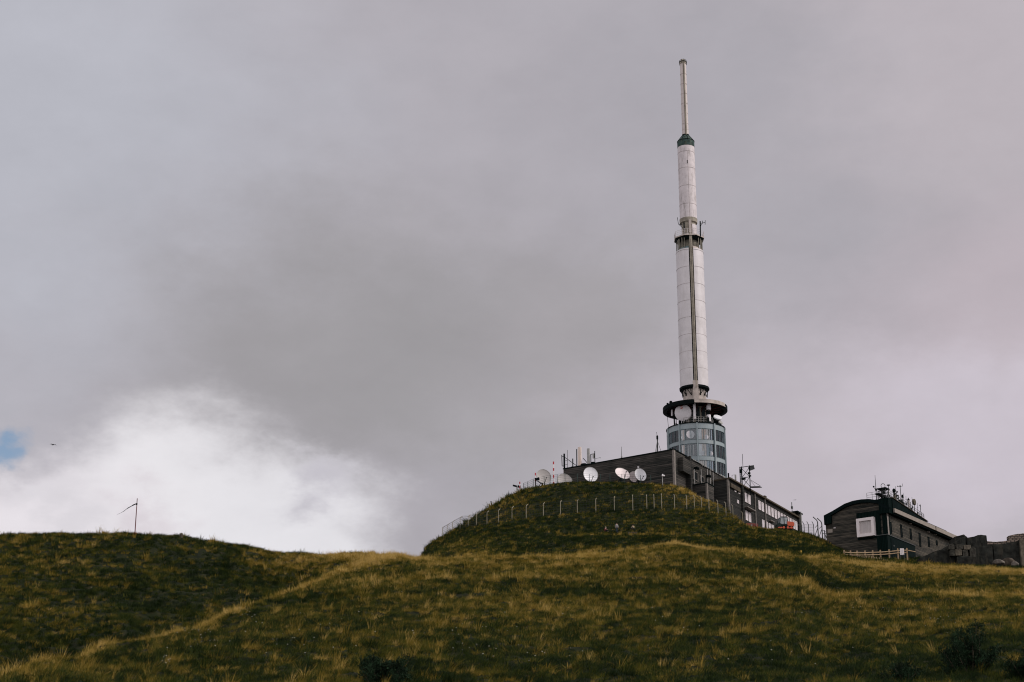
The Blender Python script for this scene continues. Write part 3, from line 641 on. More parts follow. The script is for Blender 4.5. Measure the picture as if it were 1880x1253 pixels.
    up = [(1368.9, 908.3, 925), (1374.9, 911.5, 928), (1393.7, 921, 937.7), (1399.4, 924, 941), (1405.3, 927.5, 943), (1411.3, 930, 946.6), (1417.3, 933, 949.6), (1423.2, 936, 952), (1429, 939.6, 955), (1434.5, 942.5, 957), (1440, 945.5, 960), (1445.5, 948, 963), (1450.7, 950.5, 966), (1456, 953.7, 969), (1461, 957, 971)]
    lo = [(1370.2, 941, 956), (1375.8, 943.4, 959), (1400.7, 955.6, 967), (1406.8, 958, 969), (1412.7, 961.5, 971), (1418, 963.5, 973)]
    zt = sum(F1.right(a, b_, -A1)[2] for a, b_, c_ in up) / len(up); zb = sum(F1.right(a, c_, -A1)[2] for a, b_, c_ in up) / len(up); print('upper windows', zt, zb, z)
    lt = sum(F1.right(a, b_, -A1)[2] for a, b_, c_ in lo) / len(lo)
    for a, b_, c_ in up:
        x = F1.right(a, b_, -A1)[0]; window(s, F1, 'w', (x, -A1, (zt + zb) / 2), .95, zt - zb, -1)
    for a, b_, c_ in lo:
        x = F1.right(a, b_, -A1)[0]; window(s, F1, 'w', (x, -A1, lt - .8), .95, 1.7, -1)
    for a, b_, c_ in ((1349.4, 897.5, 903), (1356.5, 901, 906), (1354.2, 918.5, 925)):
        q = F1.right(a, b_, -A1); window(s, F1, 'w', (q[0], -A1, q[2] - .3), .6, .6, -1, mull=0, pane_m=M['glass_dark'] if a > 1350 and b_ < 910 else None)
    a = F1.right(1364, 930, -A1)[0]; e = F1.right(1379, 938, -A1)[0]
    t = MB(); t.box2((a, -A1 - .9, lt + .35), (e, -A1 - .003, lt + .5)); t.build('canopy', M['stone_pale'], s)
    a = F1.right(1411, 952, -A1)[0]; e = F1.right(1418, 955, -A1)[0]
    t = MB(); t.box2((a, -A1 - .5, lt + .5), (e, -A1 - .003, lt + .62)); t.build('canopy', M['stone_pale'], s)
    for k, px in enumerate((1381, 1389, 1403, 1424, 1431, 1442)):
        a = F1.right(px, 918, -A1 + 1)[0]; v = MB(); v.cyl(.22, z + .26, z + .26 + (.9 if k == 2 else .4), 10, c=(a, -A1 + 1, 0)); v.box((a, -A1 + 1, z + .3 + (.9 if k == 2 else .4)), (.75, .75, .22)); v.build('roof_vent', M['roof_brown'], s)
    t = MB(); t.box2((WL + .02, -A1 - .3, -9), (WL + 1.3, 3, z + .9)); t.build('end_wall', M['stone_wing'], s)
    t = MB(); t.box2((WL - .9, -A1 - .5, z + .9), (WL + 1.5, 3.2, z + 1.2)); t.build('chimney_cap', M['roof_dark'], s)
    F1.fall(s)
    return s
M['stone'] = boards('coursed_stone', (.018, .020, .018), (.115, .100, .088), .30)
M['stone_gap_shade'] = boards('gap_shade_stone', (.014, .016, .015), (.05, .046, .042), .30)  # darker stone tone carrying the shade of the recessed gap
M['stone_wing'] = boards('grey_wing_stone', (.020, .021, .020), (.068, .064, .058), .26)
station()

# ------------------------------------------------------------------ the tower
TX, TY = P(1275, 720, 306).x, 306.0
def tower():
    zb = 66.0
    s = thing('transmission_tower', 'very tall white transmission tower with round glazed base and thin spire', 'tower', (TX, TY, zb))
    Z = lambda py: TY * T(py) - zb
    Zf = lambda py, r: (TY - r) * T(py) - zb
    k = lambda py: 1 / ppm(TY, TY * T(py))                 # metres per photo pixel at that height
    X = lambda px, py: P(px, py, TY).x - TX
    FRONT = -math.pi / 2
    # --- glazed drum
    rd = 53.2 * k(791)
    ztop = Z(791); bands = [(778.5, 786.4), (807.4, 813.8), (837.6, 844.7), (868, 875.5)]
    bz = [(Zf(b, rd), Zf(a, rd)) for a, b in bands]; bz[0] = (bz[0][0], ztop)
    core = MB(); core.cyl(1.9, -2, Z(740)); core.build('core', M['inside'], s)
    for n, (a, b) in enumerate(bz):
        m = MB(); m.lathe([(rd - .5, a), (rd, a), (rd, b), (rd - .5, b)], 80); m.build('floor_band', M['frame_blue'], s)
        m = MB(); m.cyl(rd - .52, a + .05, b - .05, 48); m.build('floor_slab', M['inside'], s)
    m = MB(); m.lathe([(rd - .4, ztop + .003), (rd + .12, ztop + .003), (rd + .12, ztop + .16), (rd - .4, ztop + .16)], 80); m.build('roof_edge', M['black'], s)
    m = MB(); m.cyl(rd - .41, ztop - .05, ztop + .10, 48); m.build('roof', M['steel'], s)
    m = MB(); m.cyl(rd - .3, -3, bz[3][0], 64); m.build('base_wall', M['frame_blue'], s)
    m = MB(); m.cyl(rd - 1.3, -2, ztop - .1, 40); m.build('inner_wall', M['inside'], s)
    npan = 10; a0 = FRONT - R(3.8)
    cur = ['curtain_a', 'curtain_c', 'curtain_b', 'curtain_d', 'curtain_c', 'curtain_a', 'curtain_c']
    rr = random.Random(5)
    for lev in range(3):
        z0, z1 = bz[lev + 1][1], bz[lev][0]
        for p in range(npan):
            ca = a0 + p * 2 * math.pi / npan; st = 2 * math.pi / npan
            if lev == 0:
                e = Vector((math.cos(ca), math.sin(ca), 0)); q = MB()
                q.box(e * (rd + .06), (.34, .22, ztop - bz[3][0] + .1), rz=ca); q.v = [(x, y, z + (ztop + bz[3][0]) / 2) for x, y, z in q.v]
                q.build('mullion', M['frame_blue'], s)
            w = MB(); w.lathe([(rd - .12, z0 + .02), (rd - .08, z0 + .02), (rd - .08, z1 - .02), (rd - .12, z1 - .02)], 8, ca + R(1.6), ca + st - R(1.6))
            wo = w.build('window', M['glass'], s)
            fb = MB()
            for q in range(0, 4):
                aa = ca + R(1.5) + (st - R(3.0)) * q / 3; e = Vector((math.cos(aa), math.sin(aa), 0)); fb.box(e * (rd - .03) + Vector((0, 0, (z0 + z1) / 2)), (.08, .05, z1 - z0 - .02), rz=aa)
            fb.lathe([(rd - .06, z0), (rd + .02, z0), (rd + .02, z0 + .05), (rd - .06, z0 + .05)], 8, ca, ca + st); fb.lathe([(rd - .06, z1 - .05), (rd + .02, z1 - .05), (rd + .02, z1), (rd - .06, z1)], 8, ca, ca + st)
            fb.build('window_frame', M['frame_dark'], wo)
            # what stands behind the panes
            dark = p == 9 and lev < 2
            nstrip = 4
            for q in range(nstrip):
                if dark and (q not in (0,) or rr.random() < .5): continue
                if rr.random() < .04: continue
                a1 = ca + st * (q + rr.uniform(0, .06)) / nstrip; a2 = ca + st * (q + rr.uniform(.92, 1.0)) / nstrip
                cc = MB(); zz = z1 - .05 - rr.choice([0, 0, 0, .5]); cc.lathe([(rd - .26, z0 + rr.choice([.03, .03, .03, .5])), (rd - .22, z0 + .03), (rd - .22, zz), (rd - .26, zz)], 3, a1, a2)
                cc.build('curtain', M[rr.choice(cur)], wo)
            if dark:
                for q in (1, 2, 3):
                    if lev == 1:
                        aa = ca + st * (.28 + .16 * q); e = Vector((math.cos(aa), math.sin(aa), 0)); MB().box(e * (rd - .5) + Vector((0, 0, (z0 + z1) / 2)), (.1, .12, (z1 - z0) * .8), rz=aa).build('cable_rack', M['galv'], wo)
    # dishes behind the glass
    def dishat(px, py, rpx, m='curtain_c', deep=.20, nm='indoor_dish'):
        x = X(px, py); y = -math.sqrt(max(.1, (rd - deep) ** 2 - x * x)); z = (TY + y) * T(py) - zb
        d = Vector((-x * .2, y, 0)).normalized(); q = Vector((0, 0, 1)).rotation_difference(d).to_matrix()
        b = MB(); r = rpx * k(py); b.lathe([(0, -.02), (r, .0), (r, .04), (0, .06)], 28, c=(x, y, z), M=q); b.build(nm, M[m], s, smooth=40)
    for a in ((1262.2, 798, 7.4, 'white_clean'), (1290.3, 803, 4.6, 'white_clean'), (1284, 832, 4.2, 'white_clean'), (1299.2, 833, 4.2, 'white_clean'), (1249, 804, 3, 'curtain_c')): dishat(*a)
    # --- equipment deck and canopy disc
    zt = ztop + .16; r3 = 59.3 * k(752); zd = Z(752)
    c1 = MB(); c1.cyl(2.55, ztop, zd + .1, 40); c1.build('core_shaft', M['concrete'], s)
    c1 = MB()
    for q in range(5):
        aa = FRONT + R(-20 + q * 24); e = Vector((math.cos(aa), math.sin(aa), 0)); c1.box(e * 2.62 + Vector((0, 0, (zt + zd) / 2)), (.14, .7, zd - zt - .4), rz=aa)
    c1.build('core_panel', M['inside'], s)
    # the disc: dark slab, ribs below, pale rim only on the front right
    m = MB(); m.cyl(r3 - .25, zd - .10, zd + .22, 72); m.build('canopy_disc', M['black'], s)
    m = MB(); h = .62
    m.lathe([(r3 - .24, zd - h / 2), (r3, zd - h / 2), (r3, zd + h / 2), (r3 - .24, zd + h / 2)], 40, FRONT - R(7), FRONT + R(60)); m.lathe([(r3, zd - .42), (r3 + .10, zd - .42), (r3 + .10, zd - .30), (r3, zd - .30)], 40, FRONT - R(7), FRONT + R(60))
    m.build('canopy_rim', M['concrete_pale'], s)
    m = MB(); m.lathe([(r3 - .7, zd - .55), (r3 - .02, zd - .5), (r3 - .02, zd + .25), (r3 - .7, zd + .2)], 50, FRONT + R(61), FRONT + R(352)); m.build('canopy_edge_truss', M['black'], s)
    m = MB()
    for q in range(18):
        aa = FRONT + R(q * 20); e = Vector((math.cos(aa), math.sin(aa), 0)); m.bar(e * 2.4 + Vector((0, 0, zd - .55)), e * (r3 - .3) + Vector((0, 0, zd - .22)), .10)
        m.bar(e * 2.4 + Vector((0, 0, zd - 1.2)), e * (r3 * .62) + Vector((0, 0, zd - .3)), .06)
    m.build('canopy_rib', M['rust_red'], s)
    m = MB()
    for aa, hh in ((-148, .5), (-160, .35), (40, .5), (48, .35)):
        e = Vector((math.cos(FRONT + R(aa + 90)), math.sin(FRONT + R(aa + 90)), 0))
        m.ball(Vector((math.cos(R(aa)), math.sin(R(aa)), 0)) * (r3 - .4) + Vector((0, 0, zd + .5)), hh * .6)
    m.build('marker_lamp', M['black'], s)
    # big drum antenna with its red mark
    def drumant(px, py, rpx, yo, face, depth, m, name, mark=False):
        r = rpx * k(py); x = X(px, py); z = (TY + yo) * T(py) - zb; d = Vector(face).normalized(); q = d.to_track_quat('Z', 'Y').to_matrix()
        b = MB(); b.lathe([(0, -depth), (r * .98, -depth), (r, -depth + .05), (r, -.05), (r * .96, 0), (0, .03)], 40, c=(x, yo, z), M=q); bo = b.build(name, m, s, smooth=40)
        bk = MB(); bk.lathe([(0, -depth - .55), (r * .5, -depth - .5), (r * .9, -depth - .003), (0, -depth - .003)], 24, c=(x, yo, z), M=q); bk.build('antenna_back', M['steel'], bo, smooth=40)
        if mark:
            cu = bpy.data.curves.new('red_mark', 'FONT'); cu.body = 'S'; cu.size = r * .62; cu.extrude = .012; cu.align_x = 'CENTER'; cu.align_y = 'CENTER'; cu.offset = .015
            to = bpy.data.objects.new('red_mark', cu); COL.objects.link(to); dg = bpy.context.evaluated_depsgraph_get(); me = bpy.data.meshes.new_from_object(to.evaluated_get(dg)); bpy.data.objects.remove(to)
            mo = bpy.data.objects.new('red_mark', me); COL.objects.link(mo); me.materials.clear(); me.materials.append(M['red_mark']); mo.parent = bo
            rm = d.to_track_quat('Z', 'Y').to_matrix().to_4x4(); rm.translation = Vector((x, yo, z)) + q @ Vector((-r * .12, r * .66, .04)); mo.matrix_local = rm
        return bo
    drumant(1250.2, 758, 15.2, -3.4, (-.30, -1, -.20), 1.0, M['white_clean'], 'drum_antenna', True)
    drumant(1313.5, 765.5, 7.8, -3.6, (.18, -.55, .62), .25, M['dish_white'], 'small_dish')
    drumant(1319, 775, 5, -3.2, (.5, -.6, .5), .2, M['galv'], 'small_dish')
    for px, a, b, r, nm in ((1270, 741.5, 770.5, .26, 'white_post'), (1296.3, 742.5, 753, .42, 'tubular_antenna'), (1296.6, 762.5, 774, .42, 'tubular_antenna'), (1232.2, 753, 764, .18, 'tubular_antenna')):
        yo = -4.2 if px < 1290 else -3.7
        if px < 1240: yo = -1.5
        z1 = (TY + yo) * T(a) - zb; z0 = (TY + yo) * T(b) - zb; MB().cyl(r, z0, z1, 20, c=(X(px, a) * 1, yo, 0)).build(nm, M['white_clean'], s, smooth=40)
    yo = -3.7; m = MB()
    for dx in (-.12, .12): m.bar((X(1296.4, 755) + dx, yo, (TY + yo) * T(776) - zb), (X(1296.4, 755) + dx, yo, (TY + yo) * T(742) - zb), .09)
    m.bar((X(1236, 765), -2, zt), (X(1235.5, 765), -2, (TY - 2) * T(758) - zb), .13); m.bar((X(1226, 770), -1, zt), (X(1223.5, 760), -1, (TY - 1) * T(757) - zb), .035)
    m.bar((X(1239, 775), -2.5, zt), (X(1239, 775), -2.5, zt + 1.5), .07); m.build('antenna_pole', M['black'], s)
    # deck railing
    m = MB()
    for z in (zt + .45, zt + .85, zt + 1.2):
        for q in range(12):
            aa = FRONT + R(-35 + q * 6); bb = aa + R(6); m.bar((math.cos(aa) * 4.6, math.sin(aa) * 4.6, z), (math.cos(bb) * 4.6, math.sin(bb) * 4.6, z), .03, 5)
    for q in range(0, 13, 2): aa = FRONT + R(-35 + q * 6); m.bar((math.cos(aa) * 4.6, math.sin(aa) * 4.6, zt), (math.cos(aa) * 4.6, math.sin(aa) * 4.6, zt + 1.2), .04)
    m.build('deck_railing', M['galv'], s)
    m = MB()
    for q in range(22):
        aa = FRONT + R(rr.uniform(20, 75)); r_ = rr.uniform(3.2, 4.8); hh = rr.uniform(.4, 1.6); m.box((math.cos(aa) * r_, math.sin(aa) * r_, zt + hh / 2), (rr.uniform(.1, .5), rr.uniform(.1, .4), hh), rz=aa)
    for q in range(9):
        aa = FRONT + R(rr.uniform(-75, -25)); r_ = rr.uniform(3.2, 4.6); hh = rr.uniform(.3, 1.0); m.box((math.cos(aa) * r_, math.sin(aa) * r_, zt + hh / 2), (rr.uniform(.1, .7), rr.uniform(.1, .4), hh), rz=aa)
    m.build('deck_equipment', M['black'], s)
    m = MB()
    for q in range(9):
        aa = FRONT + R(rr.uniform(30, 70)); r_ = rr.uniform(4.2, 4.9); hh = rr.uniform(.3, .8); m.bar((math.cos(aa) * r_, math.sin(aa) * r_, zt), (math.cos(aa) * (r_ + .2), math.sin(aa) * r_, zt + hh), .07)
    m.build('deck_conduit', M['galv'], s)
    # --- concrete shaft from disc to shroud, and through the shroud
    rsh = 26.0 * k(700); zs0, zs1 = Z(713), Z(464)
    m = MB(); m.cyl(2.15, zd + .22, zs0 + 1, 40); m.build('shaft', M['concrete_pale'], s, smooth=40)
    m = MB(); m.box((X(1273, 700) + .1, -2.25, (zd + zs0) / 2 + .4), (1.0, .8, zs0 - zd + .6)); m.build('shaft_rib', M['concrete_pale'], s)
    m = MB()
    for side in (-1, 1):
        for q in range(3):
            aa = FRONT + side * R(22 + q * 27); e = Vector((math.cos(aa), math.sin(aa), 0)); e2 = Vector((math.cos(aa + .35 * side), math.sin(aa + .35 * side), 0))
            top = e * (rsh) + Vector((0, 0, zs0 - .35)); m.bar(top, e * 2.15 + Vector((0, 0, zs0 - 1.9)), .07); m.bar(e2 * rsh + Vector((0, 0, zs0 - .35)), e * 2.15 + Vector((0, 0, zs0 - 1.9)), .06)
            m.bar(e * 2.4 + Vector((0, 0, zs0 - 2.0)), e * 2.4 + Vector((0, 0, zs0)), .06)
    m.build('lattice_bracket', M['black'], s)
    for side in (-1, 1):
        m = MB(); a, b = (FRONT + R(10), FRONT + R(165)) if side > 0 else (FRONT - R(165), FRONT - R(10))
        m.lathe([(1.9, zs0 - .25), (rsh + .16, zs0 - .05), (rsh + .16, zs0 - .45), (1.9, zs0 - .8)][::-1], 6, a, b); m.build('shroud_foot', M['black'], s)
    for side in (-1, 1):
        a, b = (FRONT + R(9.5), FRONT + R(168)) if side > 0 else (FRONT - R(168), FRONT - R(9.5))
        m = MB(); m.lathe([(rsh - .08, zs0), (rsh, zs0), (rsh * .985, zs1), (rsh * .985 - .08, zs1)], 36, a, b); so = m.build('shroud', M['white'], s, smooth=30)
        m = MB(); n = 10
        for q in range(1, 9):
            z = Z(713 - q * 30.8) ; m.lathe([(rsh - .02, z - .018), (rsh + .006, z - .018), (rsh + .006, z + .018), (rsh - .02, z + .018)], 36, a + .01, b - .01)
        m.build('seam', M['seam'], so)
    m = MB(); m.cyl(1.5, zs0, Z(440), 28); m.build('inner_shaft', M['black'], s)
    m = MB(); xx = X(1269.6, 560); m.box((xx * 0 + .02, -rsh * .90, (zs0 + Z(445)) / 2), (.52, .5, Z(445) - zs0 + 2.0)); m.bar((.12, -rsh * .90 - .32, zs0 - .6), (.12, -rsh * .90 - .32, Z(448)), .07); m.build('cable_duct', M['concrete'], s)
    # --- upper works: collar and platform
    zp = Z(441.5); rp = 28 * k(441)
    m = MB(); m.cyl(1.75, zs1 - .3, zp, 32); m.build('collar_wall', M['collar'], s, smooth=40)
    m = MB()
    for q, (aa, w) in enumerate(((-58, .25), (-40, .10), (-28, .08), (-70, .12), (40, .10), (55, .14), (66, .08), (75, .25), (100, .3), (140, .3), (180, .3), (-100, .35), (-140, .3))):
        e = Vector((math.cos(FRONT + R(aa)), math.sin(FRONT + R(aa)), 0)); m.box(e * (rsh * .93) + Vector((0, 0, (zs1 + zp) / 2 - .1)), (.1, w * 1.6, zp - zs1 + .3), rz=FRONT + R(aa))
    m.build('collar_strut', M['collar'], s)
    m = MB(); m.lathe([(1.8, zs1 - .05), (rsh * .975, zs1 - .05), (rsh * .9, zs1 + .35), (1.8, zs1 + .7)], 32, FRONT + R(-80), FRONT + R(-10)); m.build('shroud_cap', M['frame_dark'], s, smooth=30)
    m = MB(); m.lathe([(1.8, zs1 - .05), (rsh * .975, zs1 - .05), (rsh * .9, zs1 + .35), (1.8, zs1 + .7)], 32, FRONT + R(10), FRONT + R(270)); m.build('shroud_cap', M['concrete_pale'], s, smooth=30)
    m = MB(); m.lathe([(1.4, zp - .30), (rp * .78, zp - .62), (rp, zp), (rp, zp + .22), (1.4, zp + .22)], 8, FRONT - R(22.5), FRONT + R(337.5)); m.build('platform', M['black'], s)
    m = MB(); m.lathe([(rp - .05, zp + .0), (rp + .07, zp + .0), (rp + .07, zp + .24), (rp - .05, zp + .24)], 8, FRONT - R(22.5), FRONT + R(337.5)); m.build('platform_edge', M['concrete_pale'], s)
    def octp(q, z): aa = FRONT - R(22.5) + q * R(45 / 4); n = q // 4; t = (q % 4) / 4; a_ = FRONT - R(22.5) + n * R(45); b_ = a_ + R(45); return Vector((math.cos(a_) * rp * (1 - t) + math.cos(b_) * rp * t, math.sin(a_) * rp * (1 - t) + math.sin(b_) * rp * t, z))
    m = MB()
    for q in range(32):
        m.bar(octp(q, zp + .2), octp(q, zp + 1.35), .028, 5)
        for z in (.6, .98, 1.35): m.bar(octp(q, zp + z), octp((q + 1) % 32, zp + z), .024, 5)
    m.build('platform_railing', M['white_old'], s)
    m = MB(); m.path([(X(1242.5, 404), -1.2, Z(404)), (X(1244.5, 416), -1.2, Z(416)), (X(1253, 424), -1.2, Z(424))], .05); m.bar((X(1244.5, 416), -1.2, Z(416)), (X(1253, 418), -1.2, Z(418)), .04)
    m.bar((X(1254, 418), -2.0, zp), (X(1254, 418), -2.0, Z(416)), .13); m.bar((X(1283.5, 430), -2, zp), (X(1283.5, 414), -2, Z(414)), .12)
    m.path([(X(1284, 418), -2, Z(418)), (X(1292, 416), -2, Z(416))], .05); m.path([(X(1284, 423), -2, Z(423)), (X(1288, 417), -2, Z(417))], .05); m.bar((X(1292.5, 420), -2, Z(420)), (X(1292.7, 412), -2, Z(412)), .05); m.bar((X(1287.5, 418), -2, Z(418)), (X(1287.5, 413), -2, Z(413)), .05)
    m.build('aerial_arm', M['black'], s)
    # neck between platform and upper shell
    zu0 = Z(409)
    m = MB(); m.cyl(1.38, zp + .2, zu0 + .2, 28); m.build('neck', M['concrete'], s, smooth=40)
    m = MB(); m.lathe([(1.35, zp + .25), (1.52, zp + .25), (1.52, zu0 - .8), (1.35, zu0 - .8)], 12, FRONT + R(20), FRONT + R(80)); m.lathe([(1.3, zp + .3), (1.9, zp + .3), (1.9, zp + .75), (1.3, zp + .75)], 24, FRONT - R(70), FRONT + R(80)); m.build('neck_cladding', M['white_old'], s, smooth=30)
    m = MB(); m.box((.1, -1.6, (zp + zu0) / 2), (.5, .4, zu0 - zp)); m.build('neck_duct', M['concrete_pale'], s)
    ru = 15.6 * k(340)
    m = MB(); m.cyl(ru * 1.02, zu0 - .25, zu0 + .55, 36, r2=ru * 1.05); m.build('collar_ring', M['concrete'], s, smooth=30)
    zu1 = Z(272.5)
    m = MB(); m.cyl(ru * 1.0, zu0 + .553, zu1, 44); uo = m.build('upper_shell', M['white_old'], s, smooth=30)
    m = MB()
    for py in (277, 306.8, 339.5, 373): z = Zf(py, ru); m.lathe([(ru - .05, z - .04), (ru + .02, z - .04), (ru + .02, z + .04), (ru - .05, z + .04)], 44)
    m.box((.1, -ru - .004, (Zf(277, ru) + Zf(404, ru)) / 2), (.05, .02, Zf(277, ru) - Zf(404, ru))); m.build('seam', M['seam'], uo)
    m = MB(); m.box((.02, -ru - .02, Zf(297, ru)), (.09, .05, .7)); m.build('ladder_rung', M['black'], uo)
    # green cone
    z2, z3 = Z(261.5), Z(250)
    m = MB(); m.cyl(ru * 1.015, zu1 + .003, z2, 32); m.cyl(ru * 1.015, z2, z3, 32, r2=.66); m.build('cone_cap', M['cone_green'], s, smooth=40)
    m = MB(); m.cyl(.70, z3 - .05, z3 + .2, 20)
    for q in range(8): aa = q * R(45) + .2; m.bar((math.cos(aa) * ru * 1.03, math.sin(aa) * ru * 1.03, z2), (math.cos(aa) * .7, math.sin(aa) * .7, z3), .05)
    m.lathe([(ru, z2 - .05), (ru * 1.04, z2 - .05), (ru * 1.04, z2 + .06), (ru, z2 + .06)], 32); m.build('cone_ridge', M['black'], s)
    # spire
    rs = 6.0 * k(200); z4 = Z(118.5)
    m = MB(); m.cyl(rs, z3 + .2, z4, 24, r2=rs * .94); so = m.build('spire', M['white_spire'], s, smooth=40)
    m = MB()
    for py in (138, 156, 174, 192, 210, 229, 240): z = Z(py); m.lathe([(rs - .04, z - .03), (rs + .01, z - .03), (rs + .01, z + .03), (rs - .04, z + .03)], 24)
    m.build('seam', M['seam_faint'], so)
    m = MB(); m.box((.08, -rs - .01, (z3 + z4) / 2), (.26, .16, z4 - z3)); m.build('cable_channel', M['concrete'], so)
    m = MB(); m.bar((-.05, -rs - .11, z3), (-.05, -rs - .11, z4), .045); m.build('cable', M['roof_brown'], so)
    z5 = Z(109.5)
    m = MB(); m.lathe([(rs * .9, z4), (rs * 1.05, z4), (rs * 1.1, z4 + .55), (rs * .5, z5 - .1), (rs * .3, z5 - .1)][::1], 20); m.build('spire_head', M['concrete'], s, smooth=30)
    m = MB(); m.lathe([(rs * 1.12, z4 + .35), (rs * 1.2, z4 + .35), (rs * 1.2, z4 + .5), (rs * 1.12, z4 + .5)], 20)
    for q in range(8): aa = q * R(45) + .2; m.path([(math.cos(aa) * rs * 1.15, math.sin(aa) * rs * 1.15, z4 - .1), (math.cos(aa) * rs * 1.15, math.sin(aa) * rs * 1.15, z4 + .7), (math.cos(aa) * rs * .5, math.sin(aa) * rs * .5, z5)], .035)
    m.build('head_cage', M['black'], s)
    return s
M['collar'] = mat('collar_concrete', (.17, .155, .12), .85, .35, .9, stain=(.04, .04, .035), stain_amt=.8)
M['seam'] = mat('panel_seam', (.36, .31, .30), .8, .4, 1.5)
M['seam_faint'] = mat('faint_panel_seam', (.40, .33, .31), .8, .3, 1.5)
M['white_spire'] = mat('cream_spire_shell', (.56, .49, .46), .6, .08, 1.5, stain=(.4, .34, .3), stain_amt=.3)
M['red_mark'] = mat('red_mark_paint', (.55, .06, .03), .5, .05, 3)
tower()
# ------------------------------------------------------------------ the barrel-roofed building on the right
def barrel_building():
    s = thing('barrel_roof_building', 'dark board clad building with a curved black roof and one big white framed window', 'building', F2.o, F2.a)
    L = L2; W = W2
    arc = [(1512.7, 947), (1528, 939), (1550.6, 925.5), (1566, 920), (1581, 917.4), (1596, 916.6), (1612, 917.6), (1630, 919.6)]
    ap = [F2.left(x, y, -.35) for x, y in arc]; ap = [(p[1], p[2]) for p in ap]           # (y, z) left to right
    zt = ap[-2][1]; za = F2.right(1637, 931.5, -.9)[2]; ap[-2] = (ap[-2][0], zt - .12); ap[-1] = (.5, zt - .75); ap.append((-.74, za - .02))
    inner = [(y, z - .55) for y, z in ap]; inner[0] = (ap[0][0] - .02, ap[0][1] - .45); inner[-1] = (-.60, za - .4)
    # gable wall follows the underside of the roof
    wall = [(0, -6), (W, -6), (W, inner[0][1] + .05)] + [(min(W, y), z + .02) for y, z in inner[1:-1]] + [(0, za - .3)]
    m = MB(); m.prism(wall, 'x', 0, L); m.build('wall', M['wood'], s)
    m = MB(); poly = ap + inner[::-1]; m.prism(poly, 'x', -.45, L + .3); ro = m.build('roof', M['roof_dark'], s)
    # deep verge boxes at both ends of the gable
    zl = F2.left(1514, 965)[2]; y1 = F2.left(1528, 960)[1]; m = MB()
    m.prism([(ap[0][0], ap[0][1] - .1), (ap[0][0], zl), (y1, zl + .1), (y1, F2.left(1528, 941)[2] - .2)], 'x', -.44, 1.4); m.build('verge_box', M['corrug'], s)
    zr = F2.left(1622, 944)[2]; y0 = F2.left(1616, 944)[1]
    m = MB(); m.box2((-.43, -.6, zr), (.9, y0, zt + .1)); m.build('verge_box', M['corrug'], s)
    # eaves fascia, pale concrete, with its dark soffit
    za = F2.right(1637, 931.5, -.9)[2]; zb_ = F2.right(1637, 938.8, -.9)[2]
    m = MB(); m.box2((.9, -1.0, zb_), (L + .4, -.75, za)); m.build('fascia', M['fascia'], s)
    m = MB(); m.box2((.9, -.74, zb_ - .25), (L + .3, -.003, zb_ + .1)); m.box2((.9, -.74, zb_ + .1), (L + .3, -.5, za + .05)); m.build('soffit', M['roof_dark'], s)
    m = MB(); e = F2.right(1718, 968, -1)[0]; m.box2((e - .12, -1.06, zb_ - .05), (e + .05, -1.003, za + .05)); m.build('fascia_joint', M['roof_brown'], s)
    # roof terrace with its edge
    xe = F2.right(1697, 952, -.4)[0]; 
    za2 = za + .34; m = MB(); m.prism([(.9, za + .06), (xe, za - .1), (xe, za2), (.9, zt + .35 - (zt + .35 - za2) * .9 / xe)], 'y', -.72, 3.2); m.build('terrace_deck', M['roof_dark'], s)
    DZ = lambda x: -(zt + .35 - za2) * x / xe
    m = MB(); m.prism([(.9, zt + .353 + DZ(.9)), (xe + .5, za2 + .003), (xe + .5, za2 + .09), (.9, zt + .44 + DZ(.9))], 'y', -.85, -.2); m.build('deck_edge', M['roof_brown'], s)
    zr0 = zt + .35
    m = MB()
    n = 15
    for k in range(n + 1): x = .3 + (xe - .5) * k / n; m.bar((x, -.45, zr0 + DZ(x)), (x, -.45, zr0 + 1.15 + DZ(x)), .03)
    e = xe - .3
    for k in range(5): y = -.45 + 3.6 * k / 4; m.bar((.1, y, zr0 - .3), (.1, y, zr0 + 1.0), .03); m.bar((e, y, zr0 + DZ(e)), (e, y, zr0 + 1.15 + DZ(e)), .03)
    for z in (.4, .78, 1.15):
        m.bar((.1, -.45, zr0 + z), (e, -.45, zr0 + z + DZ(e)), .025); m.bar((e, -.45, zr0 + z + DZ(e)), (e, 3.15, zr0 + z + DZ(e)), .025); m.bar((.1, -.45, zr0 + z - .1), (.1, 3.15, zr0 + z - .1), .022)
    m.build('railing', M['steel'], s)
    # projecting window
    c0 = F2.left(1575, 954); c1 = F2.left(1607, 951); c2 = F2.left(1608, 984.5); zt_ = (c0[2] + c1[2]) / 2; zb2 = c2[2]; ya, yb = c0[1], c1[1]
    sur0 = F2.left(1572.5, 943); sur1 = F2.left(1616, 941)
    m = MB(); m.box2((-.10, sur1[1], zb2 - .35), (-.003, sur0[1], sur0[2])); m.build('window_surround', M['corrug'], s)
    m = MB(); t = .46; d = -.75
    m.box2((d, yb, zb2), (-.103, yb + t, zt_)); m.box2((d, ya - t, zb2), (-.103, ya, zt_)); m.box2((d, yb + t, zt_ - t), (-.103, ya - t, zt_)); m.box2((d, yb + t, zb2), (-.103, ya - t, zb2 + t))
    w = m.build('window', M['window_white'], s)
    m = MB(); m.box2((-.5, yb + t, zb2 + t), (-.3, ya - t, zt_ - t)); m.build('shutter', M['blind'], w)
    m = MB(); m.box2((-.1, -.02, -6), (-.003, .75, zr)); m.build('corner_board', M['corrug'], s)
    m = MB(); m.box2((-.06, -.06, -6), (.45, -.003, zb_ - .2)); m.build('corner_pier', M['stone_pale'], s)
    m = MB(); x = F2.right(1631.5, 960)[0]; m.box2((x, -.14, -6), (x + .16, -.003, zb_ - .2)); m.build('drainpipe', M['roof_dark'], s)
